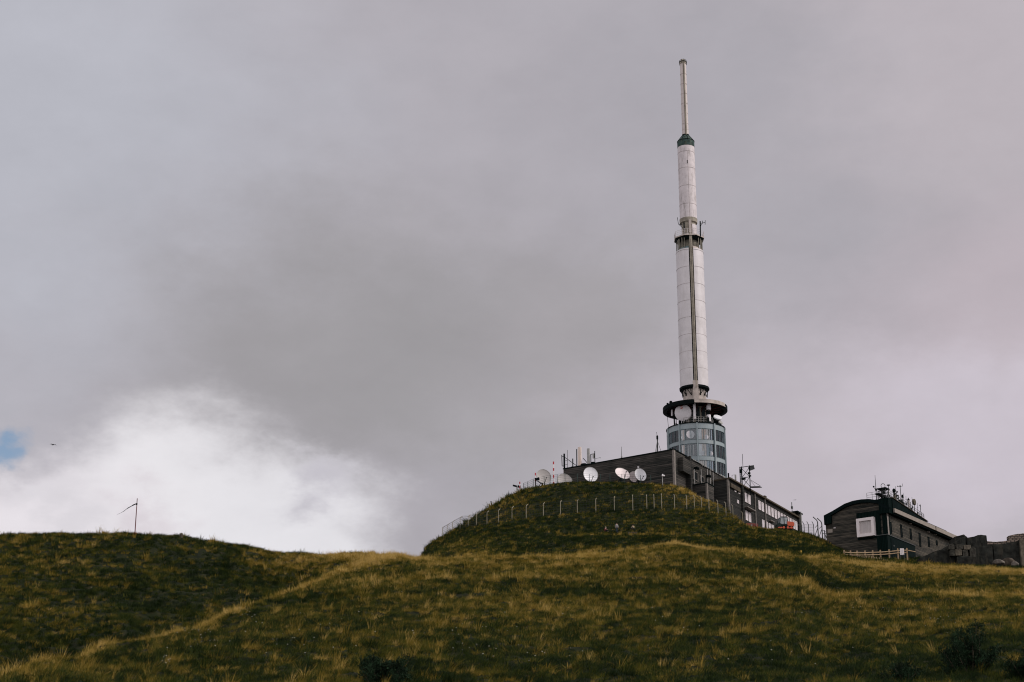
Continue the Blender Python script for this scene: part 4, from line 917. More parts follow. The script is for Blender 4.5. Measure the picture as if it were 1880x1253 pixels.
    for a, t0, b0 in ((1634.2, 959, 979), (1653.6, 963.5, 986), (1671, 971, 990), (1687.5, 978.5, 1003), (1704, 986, 1004), (1719, 992.5, 1001)):
        q = F2.right(a, t0); z0 = F2.right(a, b0)[2]; window(s, F2, 'w', (q[0], 0, (q[2] + z0) / 2), .62, q[2] - z0, -1, frame_m=M['roof_dark'], pane_m=M['glass_dark'], mull=0)
    for a, b0 in ((1670, 961.5), (1703, 977), (1716, 981)):
        q = F2.right(a, b0); m = MB(); m.box((q[0], -.12, q[2]), (.45, .22, .28)); m.ball((q[0], -.26, q[2] - .05), .13); m.build('wall_lamp', M['fascia'], s)
    q = F2.left(1524.3, 975.5); m = MB(); m.box((-.05, q[1], q[2]), (.08, .85, .55)); m.build('wall_plate', M['fascia'], s)
    q = F2.left(1533, 970); m = MB(); m.box((-.1, q[1], q[2]), (.18, .34, .12)); m.build('wall_lamp', M['window_white'], s)
    q = F2.left(1622, 995); m = MB(); m.box((-.16, q[1], q[2]), (.1, .26, .10)); m.build('door_number', M['window_white'], s)
    return s, zr0, xe, DZ
M['wood'] = boards('weathered_boards', (.018, .020, .018), (.15, .128, .10), .21)
_b2, ZR0, XE2, DZ2 = barrel_building()
def shed():
    a = F2.right(1629.5, 990, -1.9); b = F2.right(1679, 990, -1.9); zt = a[2] - .1
    p = F2.w((a[0], -1.9, 0)); s = thing('metal_shed', 'low black corrugated shed against the side of the curved roof building', 'shed', F2.o, F2.a)
    zt = F2.right(1640, 986.5, -1.9)[2]
    m = MB(); m.box2((a[0], -1.9, -6), (b[0], -.16, zt)); m.build('wall', M['corrug'], s)
    m = MB(); m.box2((a[0] - .1, -2.0, zt + .003), (b[0] + .1, -.16, zt + .1)); m.build('roof', M['steel'], s)
    m = MB(); m.box2((a[0] + 1.2, -1.96, -6), (a[0] + 2.2, -1.903, zt - .35)); d = m.build('door', M['roof_dark'], s)
    m = MB(); m.box((a[0] + 2.05, -2.0, zt - 1.4), (.05, .07, .2)); m.build('handle', M['galv'], d)
shed()
# instruments on the terrace: each stands on its own foot on the deck (local x along the roof)
def roofpoint(px, py, yl=.4):
    q = F2.right(px, py, yl); return q
def instrument(name, label, cat, px, top, parts, yl=.2, group='instruments on the curved roof terrace'):
    """parts: list of (part name, material, builder(mb, h)) in a frame whose origin is the foot on the deck"""
    x = F2.right(px, 940, yl)[0]; o = F2.w((x, yl, ZR0 + .003 + DZ2(x))); h = o.y * T(top) - o.z
    s = thing(name, label, cat, o, F2.a, group)
    for pn, mt_, fn in parts: m = MB(); fn(m, h); m.build(pn, M[mt_], s)
    return s
def pole_(r, r2=None): return lambda m, h: (m.bar((0, 0, 0), (0, 0, h), r, 8, r2), m.box((0, 0, .04), (.35, .35, .08)))
def cage(w, lv):
    def f(m, h):
        for a in (-w, w):
            for b in (-w, w): m.bar((a, b, 0), (a, b, h), .045)
        for k in range(1, lv + 1):
            z = h * k / lv
            for a in (-w, w): m.bar((-w, a, z), (w, a, z), .035); m.bar((a, -w, z), (a, w, z), .035)
            z0 = h * (k - 1) / lv
            for a in (-w, w): m.bar((-w, a, z0), (w, a, z), .02); m.bar((a, -w, z), (a, w, z0), .02)
    return f
instrument('whip_antenna', 'tallest thin whip antenna at the left of the curved roof, over the white window', 'antenna', 1611, 873, [('pole', 'black', pole_(.07, .03)), ('clamp', 'black', lambda m, h: (m.box((0, 0, h * .42), (.3, .2, .35)), m.bar((0, 0, h * .42), (-.35, .2, h * .5), .04), m.ball((-.35, .2, h * .53), .14)))], yl=1.9)
instrument('sensor_table', 'flat dark table shaped tray beside the railing on the curved roof', 'sensor', 1618.5, 909.5, [('leg', 'steel', lambda m, h: [m.bar((a * .7, 0, 0), (a * .7, 0, h), .05) for a in (-1, 1)]), ('tray', 'black', lambda m, h: m.box((0, 0, h), (2.6, .8, .14)))], yl=1.1)
instrument('lattice_cage', 'square lattice cage topped by an open metal ring on the curved roof', 'antenna', 1624.5, 898.5, [('cage', 'steel', cage(.62, 4)), ('roof_plate', 'black', lambda m, h: m.prism([(-.8, -.0), (.8, -.0), (.5, .2), (0, .35), (-.5, .2)], 'y', -.7, .7) if False else m.box((0, 0, h), (1.5, 1.5, .2))), ('ring', 'steel', lambda m, h: m.path([(math.cos(t * math.pi / 10) * .32 * .6, -math.cos(t * math.pi / 10) * .32 * .8, h + .55 + math.sin(t * math.pi / 10) * .34) for t in range(21)], .045)), ('lamp', 'white_clean', lambda m, h: m.ball((.2, 0, h + .25), .16)), ('equipment', 'black', lambda m, h: (m.box((-.1, 0, h * .7), (.5, .4, .5)), m.box((0, 0, h * .3), (.8, .7, .4))))], yl=.9)
specs = [
 ('anemometer', 'slim sensor mast with a flat disc on its tip, just right of the ring cage', 1634.5, 891, 'disc'),
 ('sensor_mast', 'black headed instrument mast bulging near its top, second mast right of the cage', 1644.0, 899, 'blob'),
 ('sensor_mast', 'bristly short mast with stacked cups between two taller roof masts', 1648.5, 903, 'cups'),
 ('wind_vane_mast', 'tall mast with a slanting crossbar and wind vane, highest of the right roof instruments', 1656.0, 893.5, 'vane'),
 ('ladder_mast', 'pale ribbed insulator column near the middle of the terrace railing', 1669.5, 914.5, 'ribbed'),
 ('round_sensor', 'pole carrying a round pale drum sensor with a diagonal stay', 1679.5, 917, 'drum'),
 ('flag_sensor', 'thin pole with a small dark arrow on top at the far end of the railing', 1690.5, 927, 'arrow'),
]
for nm, lb, px, top, kd in specs:
    P_ = [('pole', 'steel', pole_(.055 if kd != 'ribbed' else .1))]
    if kd == 'disc': P_ += [('disc', 'black', lambda m, h: (m.cyl(.27, h - .06, h + .04, 14),)), ('sleeve', 'white_old', lambda m, h: m.bar((0, 0, h * .35), (0, 0, h * .7), .10)), ('tripod', 'steel', lambda m, h: [m.bar((.6 * math.cos(q), .6 * math.sin(q), 0), (0, 0, h * .45), .04) for q in (0, 2.1, 4.2)])]
    if kd == 'blob': P_ += [('head', 'black', lambda m, h: (m.ball((0, 0, h - .2), .26, sc=(1, 1, 1.4)), m.bar((0, 0, h - .5), (0, 0, h - 1.0), .14))), ('bracket', 'ruin_pale', lambda m, h: (m.box((.15, 0, h * .5), (.5, .3, .6)), m.box((-.2, 0, h * .25), (.6, .4, .5))))]
    if kd == 'cups': P_ += [('cup', 'black', lambda m, h: [m.ball((math.cos(q * 2) * .25, math.sin(q * 2) * .25, h - q * .35), .14) for q in range(5)]), ('bracket', 'steel', lambda m, h: [m.bar((-.4, 0, h * f), (.4, 0, h * f), .04) for f in (.3, .5, .7)])]
    if kd == 'vane': P_ += [('crossbar', 'steel', lambda m, h: (m.bar((-.7, .1, h - .15), (.7, -.1, h + .15), .03), m.ball((-.7, .1, h - .1), .10), m.ball((.0, 0, h + .05), .13), m.bar((.7, -.1, h + .15), (.75, -.1, h + .6), .03))), ('bracket', 'black', lambda m, h: (m.bar((0, 0, h * .55), (.6, 0, h * .6), .04), m.box((.65, 0, h * .6), (.12, .3, .5)), m.box((0, 0, h * .35), (.35, .3, .5))))]
    if kd == 'ribbed': P_ += [('insulator', 'white_old', lambda m, h: [m.cyl(.22, h * .15 + q * .19, h * .15 + q * .19 + .11, 12) for q in range(10)]), ('cap', 'black', lambda m, h: (m.box((0, 0, h * .85), (.3, .3, .35)),))]
    if kd == 'drum': P_ += [('drum', 'ruin_pale', lambda m, h: m.cyl(.48, -.15, .15, 18, c=(0, 0, h - .45), M=Matrix.Rotation(R(90), 3, 'X'))), ('yoke', 'black', lambda m, h: (m.bar((0, .0, h - 1.0), (.35, 0, h - .8), .06), m.ball((.35, 0, h - .8), .13))), ('stay', 'steel', lambda m, h: m.bar((-.9, 0, 0), (0, 0, h * .6), .035))]
    if kd == 'arrow': P_ += [('arrow', 'black', lambda m, h: m.prism([(-.45, h - .15), (.1, h - .35), (.1, h + .05)], 'y', -.03, .03))]
    instrument(nm, lb, 'instrument', px, top, P_, yl=.25)
for k, (px, top) in enumerate(((1638, 907), (1641, 912), (1652, 909), (1659, 911), (1662, 925), (1673, 922))):
    instrument('sensor_post', ['short grey post with a box, first behind the terrace railing', 'short forked post beside the disc tipped mast', 'short post with a dark box between the cup mast and the wind vane', 'thin post with a side plate right of the wind vane mast', 'low dark box on a stub post at the middle railing', 'dark capped stub beside the ribbed column'][k], 'instrument', px, top,
               [('pole', 'steel', pole_(.05)), ('box', 'black', lambda m, h: m.box((0, 0, h * .6), (.3, .25, .45)))], yl=.9 + .3 * (k % 2))

for k, (px, top, lb) in enumerate(((1632, 903, 'thin bare rod right beside the lattice cage'), (1647, 893, 'needle thin rod rising between the black headed mast and the cup mast'), (1660.5, 905, 'slim rod with a tiny cross arm behind the wind vane mast'), (1665, 911, 'thin plain rod left of the ribbed insulator column'), (1676, 913, 'plain rod just left of the round drum sensor'), (1685, 924, 'short thin rod between the drum sensor and the arrow tipped pole'))):
    instrument('thin_rod', lb, 'antenna', px, top, [('rod', 'steel', lambda m, h: m.bar((0, 0, 0), (.06, 0, h), .05, 6, .025)), ('collar', 'black', lambda m, h: (m.box((0, 0, h * .55), (.22, .16, .3)), m.bar((-.2, 0, h * .8), (.3, 0, h * .82), .025)))], yl=.5 + .35 * (k % 3))

# ------------------------------------------------------------------ roof antennas of the stone station
def on_roof(name, label, cat, px, x_or_y, side, parts, top, group='antennas standing on the stone station roof', zoff=.163):
    """side 'left': the foot stands x metres behind the dark wall facing left; 'wing': on the low wing"""
    if side == 'left': l = F1.left(px, 850, x_or_y); l[2] = H1 + zoff
    else: l = F1.right(px, 900, x_or_y); l[2] = ZW + .263
    o = F1.w(l); h = o.y * T(top) - o.z; s = thing(name, label, cat, o, F1.a, group)
    for pn, mt_, fn in parts: m = MB(); fn(m, h); m.build(pn, M[mt_], s)
    return s
on_roof('tripod_antenna', 'dark tripod mast with a needle tip on the roof corner left of the glazed drum', 'antenna', 1208, .9, 'left', [('pole', 'black', lambda m, h: (m.bar((0, 0, 0), (0, 0, h * .8), .09), m.bar((0, 0, h * .8), (-.05, .1, h), .03))), ('leg', 'steel', lambda m, h: [m.bar((0, 0, h * .6), (.7 * math.cos(q), .7 * math.sin(q), 0), .035) for q in (1.2, 3.3, 5.4)]), ('head', 'black', lambda m, h: (m.box((0, 0, h * .72), (.25, .25, .5)), m.ball((0, 0, h * .8), .17)))], 793.5)
on_roof('whip_antenna', 'single thin whip standing alone halfway along the long dark roof edge', 'antenna', 1141.5, .25, 'left', [('pole', 'steel', pole_(.055, .03)), ('clamp', 'galv', lambda m, h: m.box((0, 0, .3), (.2, .2, .25)))], 820.5)
on_roof('panel_antenna', 'tall cream panel antenna with a dark back pole on the left roof', 'antenna', 1061, .8, 'left', [('panel', 'curtain_a', lambda m, h: m.box((0, -.38, h * .53), (.3, .55, h * .94))), ('back_panel', 'white_clean', lambda m, h: m.box((.1, .02, h * .47), (.25, .2, h * .92))), ('pole', 'black', lambda m, h: m.bar((0, .25, 0), (0, .25, h * .93), .07))], 822)
on_roof('panel_antenna', 'plain pale grey slab antenna right of the cream one on the left roof', 'antenna', 1080.5, .8, 'left', [('panel', 'galv', lambda m, h: m.box((0, 0, h * .55), (.3, .42, h * .9))), ('pole', 'steel', lambda m, h: m.bar((.25, 0, 0), (.25, 0, h * .9), .06)), ('brace', 'black', lambda m, h: m.bar((.25, 0, .1), (.25, 1.2, h * .5), .06))], 824)
on_roof('aerial_stand', 'small dark frame with a hanging white box at the right of the roof antennas', 'antenna', 1089, .8, 'left', [('frame', 'black', lambda m, h: (m.bar((0, .45, 0), (0, .45, h * .8), .08), m.bar((0, .45, h * .8), (0, -.35, h * .8), .06), m.bar((0, -.35, 0), (0, -.35, h), .07), m.box((0, .1, .3), (.4, .6, .35)))), ('panel', 'galv', lambda m, h: m.box((0, -.1, h * .62), (.2, .3, h * .3))), ('arm', 'steel', lambda m, h: (m.bar((0, -.35, h * .42), (0, -1.5, h * .45), .025), m.bar((0, -1.4, h * .35), (0, -1.4, h * .5), .02)))], 829)
on_roof('antenna_mast', 'stout dark mast with ladder rungs and stay at the left end of the long roof', 'antenna', 1036, .4, 'left', [('pole', 'black', lambda m, h: (m.bar((0, 0, -1.5), (0, 0, h * .95), .16), m.bar((0, .45, h * .2), (0, .5, h * .9), .07), m.bar((0, 0, h * .2), (0, .45, h * .2), .05), m.bar((0, 0, h * .8), (0, .45, h * .8), .05))), ('sleeve', 'white_clean', lambda m, h: m.bar((-.05, .12, -1.6), (-.05, .12, h * .1), .14)), ('stay', 'black', lambda m, h: m.bar((0, 0, h * .75), (.2, -2.6, h * .05), .06)), ('aerial', 'steel', lambda m, h: (m.bar((0, -.65, 0), (0, -.65, h * 1.15), .04), m.bar((0, 0, h * .5), (0, -.65, h * .5), .035), m.bar((0, 0, h * .25), (0, -.65, h * .25), .035)))], 832)
on_roof('stub_antenna', 'short dark stub pole between the ladder mast and the cream panel', 'antenna', 1051.5, .5, 'left', [('pole', 'steel', lambda m, h: m.bar((0, 0, 0), (0, 0, h), .11)), ('foot', 'black', lambda m, h: m.box((0, 0, .1), (.4, .4, .2)))], 842.5)
on_roof('roof_box', 'low dark cabinet lying on the roof behind the second dish', 'box', 1072, .5, 'left', [('cabinet', 'black', lambda m, h: (m.box((0, 0, .16), (.6, 1.0, .32)), m.box((0, .1, .36), (.4, .6, .1))))], 850)
# the lattice mast on the wing roof
def lattice(m, h):
    w = 1.55
    for a in (0, w): m.bar((0, -a, -1.2), (0, -a, h), .11 if a == 0 else .08)
    m.bar((0, .32, -1.2), (0, .32, h), .08)
    for k in range(12): m.bar((0, 0, h * k / 12), (0, .32, h * k / 12), .035)
    for z0, z1 in ((h * .08, h * .50), (h * .50, h * .92)): m.bar((0, 0, z0), (0, -w, z1), .045); m.bar((0, -w, z0), (0, 0, z1), .045)
    for z in (h * .5, h * .97): m.bar((0, .32, z), (0, -w - (.6 if z > h * .9 else 0), z), .06)
on_roof('lattice_mast', 'dark lattice mast with braced panels and a whip above the long wing', 'mast', 1363, -A1 + 1.0, 'wing', [('frame', 'black', lattice), ('panel', 'steel', lambda m, h: m.box((.1, -1.9, h * .88), (.12, 1.1, .75), M=Matrix.Rotation(R(-12), 3, 'X'))), ('panel', 'steel', lambda m, h: m.box((.2, -2.5, .15), (.9, 2.0, .12), M=Matrix.Rotation(R(6), 3, 'X'))), ('stay', 'steel', lambda m, h: (m.bar((0, -1.55, h * .38), (0, -3.5, .2), .04), m.bar((.3, -1.55, h * .34), (.3, -2.5, .2), .03))), ('whip', 'black', lambda m, h: m.bar((.1, -.25, h * .9), (.1, -.25, h * 1.55), .04)), ('equipment', 'black', lambda m, h: (m.box((0, .15, h * .8), (.3, .45, .7)), m.box((0, -1.45, h * .66), (.3, .4, .35)), m.box((0, -1.6, h * .54), (.25, .35, .25)), m.box((0, -.3, h * .45), (.4, .7, .3))))], 857)
on_roof('pale_aerial', 'faint pale tube and thin frame behind the roof edge left of the lattice mast', 'antenna', 1351.5, -A1 + 2.5, 'wing', [('tube', 'galv', lambda m, h: m.bar((0, 0, 0), (0, 0, h), .16)), ('frame', 'steel', lambda m, h: (m.bar((0, .7, 0), (0, .7, h), .03), m.bar((0, 0, h), (0, .7, h), .03), m.bar((0, -1, h * .2), (0, .7, h * .2), .03)))], 872)
on_roof('stub_post', 'short dark post at the roof corner between the drum and the wing', 'post', 1338.5, -A1 + .3, 'wing', [('pole', 'black', lambda m, h: m.bar((0, 0, 0), (0, 0, h), .14))], 869)
on_roof('small_aerial', 'small mast with a box on a pale block near the far end of the wing', 'antenna', 1452.3, -A1 + .6, 'wing', [('pole', 'steel', lambda m, h: (m.bar((0, 0, 0), (0, 0, h), .07), m.box((0, 0, h * .62), (.3, .3, .45)))), ('block', 'ruin_pale', lambda m, h: m.prism([(-.6, 0), (.6, 0), (.3, .55), (-.3, .55)], 'y', -.5, .5))], 922.5)

# ------------------------------------------------------------------ dishes on the mound
def dish(px, py, Y, rpx, kk, ang, mt_, label, arm=True, ring=False):
    c = P(px, py, Y); v = Vector(c).normalized(); rt = Vector((1, 0, 0)); up = rt.cross(v); up.normalize(); rt = v.cross(up)
    sdir = rt * math.cos(R(ang)) + up * math.sin(R(ang)); n = (-v * kk + sdir * math.sqrt(1 - kk * kk)).normalized()
    r = rpx / ppm(Y, c.z); g = h1(c.x, c.y) - .3
    s = thing('satellite_dish', label, 'satellite dish', (c.x, c.y, g), 0, 'satellite dishes on the mound'); o = Vector((c.x, c.y, g))
    q = n.to_track_quat('Z', 'Y').to_matrix(); dp = r * .2
    prof = [(r * t, dp * t * t) for t in [0, .15, .3, .45, .6, .75, .9, 1.0]]
    m = MB(); m.lathe(prof + [(r, dp - .05)] + [(a * .99, b - .05) for a, b in prof[::-1][1:]], 44, c=c - o - n * dp, M=q); m.build('reflector', M[mt_], s, smooth=35)
    m = MB(); m.lathe([(r * .985, dp - .03), (r * 1.015, dp - .03), (r * 1.015, dp + .03), (r * .985, dp + .03)], 44, c=c - o - n * dp, M=q); m.build('rim', M['galv'], s)
    f = c - o + n * (r * .75); m = MB()
    if arm:
        low = min((q @ Vector((math.cos(R(t)) * r, math.sin(R(t)) * r, 0)) for t in range(0, 360, 10)), key=lambda v_: v_.z)
        f = c - o + n * (r * .8) + low * .55; m = MB(); m.bar(c - o + low, f, .045); m.build('feed_arm', M['black'], s)
        m = MB(); m.cyl(.09, -.12, .12, 10, c=f, M=q); m.build('feed_horn', M['steel'], s)
    m = MB(); b = c - o - n * (dp + .5); m.bar((b.x, b.y, 0), b, .14); m.bar(b, c - o - n * dp, .16); m.bar((b.x + .9, b.y + .3, 0), b, .05); m.bar((b.x - .9, b.y + .3, 0), b, .05); m.build('mount', M['black'], s)
    return s
dish(998.5, 875, 285.0, 14.3, .84, 50, 'dish_grey', 'large grey dish furthest left on the mound, beside the tallest striped pole')
dish(1037, 882.5, 285.5, 14.3, .80, 60, 'dish_grey', 'grey dish half sunk behind the grass, right of the striped pole', arm=False)
dish(1084.5, 871.5, 283.5, 14.2, .88, 40, 'dish_white', 'round bright white dish alone before the long dark wall')
dish(1143, 869.5, 283.5, 14.6, .58, 62, 'dish_pink', 'tilted oval pinkish white dish, leftmost of the cluster of three')
dish(1164, 875.5, 284.6, 10.0, .9, 20, 'dish_pink', 'small pinkish dish half hidden between the other two of the cluster', arm=False)
dish(1176, 872, 283.2, 12.2, .80, 35, 'dish_white', 'white dish with a dark feed arm, rightmost of all')
# ------------------------------------------------------------------ poles and small things on the mound
def striped(px, top, bot, Y, r, label, bands):
    b = P(px, bot, Y); g = min(b.z, h1(b.x, b.y)) - .2; t = P(px, top, Y).z; s = thing('striped_pole', label, 'pole', (b.x, b.y, g), 0, 'red and white striped poles')
    m = MB(); m.bar((0, 0, 0), (0, 0, t - g), r, 10); m.build('pole', M['dish_pink'], s)
    for a, c_ in bands:
        z1, z0 = P(px, a, Y).z - g, P(px, c_, Y).z - g; m = MB(); m.cyl(r + .012, z0, z1, 12); m.build('red_band', M['red'], s)
striped(1016.5, 848, 892, 283.5, .105, 'tallest red and white striped pole, between the two grey dishes', [(848, 853), (860, 865), (872.5, 877.8), (885.5, 890)])
striped(983, 868, 886, 284, .09, 'medium striped pole just left of the first grey dish', [(868.5, 873.3), (880, 884)])
striped(954.3, 885, 900, 285.5, .09, 'shortest striped pole at the left shoulder of the mound', [(885, 889), (893.3, 897)])
def camera_mast(px, top, bot, Y, label):
    b = P(px, bot, Y); t = P(px, top, Y).z; g = min(b.z, h1(b.x, b.y)) - .2; s = thing('lamp_post', label, 'lamp', (b.x, b.y, g), 0)
    m = MB(); m.bar((0, 0, 0), (0, 0, t - g), .10); m.build('pole', M['galv'], s)
    m = MB(); m.box((-.35, 0, t - g), (.7, .3, .25), M=Matrix.Rotation(R(15), 3, 'Y')); m.box((.38, 0, t - g - .1), (.5, .3, .35)); m.build('lamp_head', M['black'], s)
camera_mast(949, 892.5, 905, 286, 'pale post with a dark double lamp head at the left shoulder')
def feed_stand(px, py, Y):
    b = P(px, py, Y); g = h1(b.x, b.y) - .2; s = thing('spotlight_stand', 'dark post with angled spotlight in front of the first grey dish', 'spotlight', (b.x, b.y, g), 0)
    z = P(px, 880, Y).z - g; m = MB(); m.bar((0, 0, 0), (0, 0, z), .09); m.bar((0, 0, z - .1), (1.3, .2, z - 1.0), .07); m.build('pole', M['black'], s)
    m = MB(); m.box((.3, 0, z), (.7, .4, .3)); m.ball((.0, 0, z + .05), .18); m.ball((.45, 0, z + .18), .15); m.build('spotlight', M['black'], s)
feed_stand(983.5, 893, 282.5)
def cam_post(px, top, bot, Y, label):
    b = P(px, bot, Y); g = h1(b.x, b.y) - .2; z = P(px, top, Y).z - g; s = thing('camera_post', label, 'camera', (b.x, b.y, g), 0)
    m = MB(); m.bar((0, 0, 0), (0, 0, z), .06); m.build('pole', M['galv'], s)
    m = MB(); m.box((.15, -.1, z), (.5, .25, .22)); m.ball((.05, 0, z + .18), .13); m.build('camera_head', M['white_clean'], s)
cam_post(1216.5, 874, 889, 277.5, 'thin pale post with a white security camera by the station corner')
cam_post(1172, 858.5, 886, 284.8, 'post with a tiny white lamp behind the rightmost dish')
def stake(px, top, bot, Y, tx, label, name='stake', m_='black', r=.08, cat='stake'):
    b = P(px, bot, Y); t = P(tx, top, Y); g = Vector((b.x, b.y, min(b.z, h1(b.x, b.y)) - .2)); s = thing(name, label, cat, g)
    m = MB(); m.bar((0, 0, 0), t - g, r); m.build('pole', M[m_], s); m = MB(); m.ball(t - g, r * 1.4); m.build('cap', M[m_], s); return s
stake(904.5, 921.5, 929, 288, 901.5, 'leaning dark stake alone on the left slope of the mound')
stake(1166, 979, 985, 249.5, 1166, 'small dark stub beside the path', m_='post') if False else None

# ------------------------------------------------------------------ fences
def post_mesh(lean, h, arm=.42):
    m = MB(); m.bar((0, 0, -.4), (0, 0, h), .055, 6, .048); m.bar((0, 0, h - .02), (lean[0] * arm, lean[1] * arm, h + arm * .75), .05); return m
def security_fence():
    pts = [(812, 984), (821, 980), (830.5, 976.6), (844.7, 971), (859.5, 969), (874.5, 966), (894, 964), (915, 959.6), (940, 955.5), (966, 953.6), (997.5, 949), (1029, 947), (1060, 942), (1094, 941.5), (1128, 939.5), (1162, 939.7), (1187.7, 935), (1201, 934), (1215, 934), (1238.7, 934), (1261, 935.5), (1275, 935), (1288.4, 936), (1302, 939), (1318.4, 943.4), (1333, 947.5), (1346, 951), (1364, 961)]
    tops = [964.7, 959, 954, 950, 946, 944, 938, 934, 929.5, 926, 922.5, 919, 917, 914, 911.5, 908, 908, 907, 906, 907, 908.5, 909.5, 912, 914, 917.5, 921.5, 927.5, 936]
    g = [G(a, b, 240) for a, b in pts]
    s = thing('security_fence', 'long wire fence with pale cranked concrete posts ringing the grassy mound', 'fence', g[13])
    cen = Vector((24, 300)); tp = []; o = g[13]
    for p, (a, b), t in zip(g, pts, tops):
        d = (Vector((p.x, p.y)) - cen).normalized(); k = ppm(p.y, p.z); h = max(1.9, (b - t) / k - .25)
        m = post_mesh(-d, h); m.build('post', M['post'], s).location = p - o; tp.append((p, d, h))
    m = MB()
    for (p, d, h), (q, e, h2) in zip(tp[:-1], tp[1:]):
        for f in (.12, .3, .48, .66, .84, 1.0):
            m.bar(p - o + Vector((0, 0, h * f)), q - o + Vector((0, 0, h2 * f)), .017, 4)
        n = int((q - p).length / .5)
        for k in range(1, n): a = p - o + (q - p) * k / n; hh = h + (h2 - h) * k / n; m.bar(a, a + Vector((0, 0, hh)), .011, 4)
        for f in (.15, .42): m.bar(p - o + Vector((-d.x * f, -d.y * f, h + f * .75)), q - o + Vector((-e.x * f, -e.y * f, h2 + f * .75)), .009, 4)
    m.build('wire_mesh', M['wire'], s)
security_fence()
def panel_fence(name, label, pts, h, pm, group=None, ymin=262, nvert=2, rr=.05, sunk=.0, cap=None, thick=.014, arms=None, rails=(.1, .28, .46, .64, .82, 1.0)):
    g = [Vector(p) for p in pts]; o = g[0]; s = thing(name, label, 'fence', o, 0, group)
    for p in g:
        m = MB(); m.bar((0, 0, -.5), (0, 0, h), rr)
        if arms: m.bar((0, 0, h), (arms[0] * .5, arms[1] * .5, h + .45), rr * .9)
        m.build('post', M[pm], s).location = p - o
    m = MB()
    for p, q in zip(g[:-1], g[1:]):
        for f in rails: m.bar(p - o + Vector((0, 0, h * f)), q - o + Vector((0, 0, h * f)), thick, 4)
        n = max(2, int((q - p).length / .25))
        for k in range(1, n): a = p - o + (q - p) * k / n; m.bar(a, a + Vector((0, 0, h)), thick * .5, 4)
    m.build('wire_mesh', M['wire'], s); return s
def gp(px, py, Y, dz=0): p = P(px, py, Y); return (p.x, p.y, h1(p.x, p.y) + dz)
panel_fence('mesh_fence', 'dark green wire panel fence standing in front of the satellite dishes', [gp(x, 890, y) for x, y in ((961.5, 285.5), (969, 284.5), (979, 283), (999, 281.8), (1010, 281.5), (1023, 281.5), (1037.5, 281.3), (1060, 281), (1082, 281), (1103, 280.8), (1120, 280.6), (1142, 280.5), (1147, 280.5), (1176, 280.2), (1195, 280))], 1.75, 'cone_green')
panel_fence('mesh_fence', 'wire fence with bent posts stepping down from the end of the long wing', [gp(px, 980, y) for px, y in ((1469, 291), (1472.5, 289), (1477, 287.5), (1485, 285.5), (1494.5, 283))], 2.7, 'steel', arms=(-.6, -.6), rr=.06)
def bent_posts():
    for k, (px, yy, lb) in enumerate(((1502.5, 281.5, 'tallest bent dark post with a diagonal brace, left of the curved building'), (1510, 280.5, 'second bent dark fence post with a brace, right of the tallest one'), (1514.5, 279, 'straight dark post with crossbars touching the curved roof building'))):
        p = Vector(gp(px, 985, yy)); h = (3.7, 3.6, 2.3)[k]; s = thing('braced_post', lb, 'post', p, 0, 'braced posts by the curved roof building')
        m = MB(); m.bar((0, 0, -.5), (0, 0, h * .85), .11, 8, .09)
        if k < 2: m.path([(0, 0, h * .85), (-.12, -.05, h * .95), (-.75, -.2, h * 1.1)], .08)
        m.build('pole', M['steel'], s)
        m = MB(); m.bar((-.0, 0, h * .62), (-1.0 if k < 2 else .5, -.1, -.2), .06)
        if k < 2: m.bar((-.1, 0, h * .72), (-.45, 0, h * .62), .05)
        else: m.bar((-.5, 0, h * .6), (.7, 0, h * .6), .05); m.bar((-.5, 0, h * .9), (.7, 0, h * .6), .04)
        m.build('brace', M['steel'], s)
bent_posts()
stake(1486, 942, 960, 291, 1486, 'slim pale pole rising behind the end of the wing', 'thin_pole', 'galv', .09, 'pole') if False else None
def pale_pole():
    p = Vector(gp(1472.3, 975, 300)); t = P(1472.3, 944, 300).z - p.z; s = thing('pale_pole', 'pale slim pole just beyond the far end of the long wing', 'pole', p)
    m = MB(); m.bar((0, 0, -1), (0, 0, t), .10); m.build('pole', M['galv'], s); m = MB(); m.bar((0, 0, t), (0, 0, t + .5), .05); m.build('tip', M['galv'], s)
pale_pole()
def timber_fence():
    pp = [(1549.6, 1030), (1561.3, 1029), (1573.3, 1028), (1588, 1027.5), (1602, 1026), (1616, 1024.5), (1632, 1022), (1648, 1020), (1664.7, 1018)]
    tp = [1011, 1012, 1012.2, 1012, 1011.5, 1011, 1010, 1008.2, 1007.5]
    Ys = [240 + k * .9 for k in range(9)]; g = []
    for (a, b), t, Y in zip(pp, tp, Ys):
        p = P(a, t, Y); g.append(p)
    o = Vector((g[0].x, g[0].y, h1(g[0].x, g[0].y))); s = thing('timber_fence', 'pale wooden post and two rail fence below the curved roof building', 'fence', o)
    for k, p in enumerate(g):
        z0 = min(h1(p.x, p.y), p.z - 1.1) - .3; m = MB(); m.box2((-.10, -.10, z0 - p.z), (.10, .10, 0)); m.box((0, 0, .03), (.17, .17, .06)); m.build('post', M['wood_fence'], s).location = p - o
    g.append(P(1680, 1010.5, 248.5))
    for dz in (-.28, -.62):
        for k, (p, q) in enumerate(zip(g[:-1], g[1:])):
            if dz < -.5 and k == 8: continue
            m = MB(); a = p - o + Vector((0, -.13, dz)); b = q - o + Vector((0, -.13, dz)); m.bar(a, b, .075, 6); m.build('rail', M['wood_fence'], s)
timber_fence()
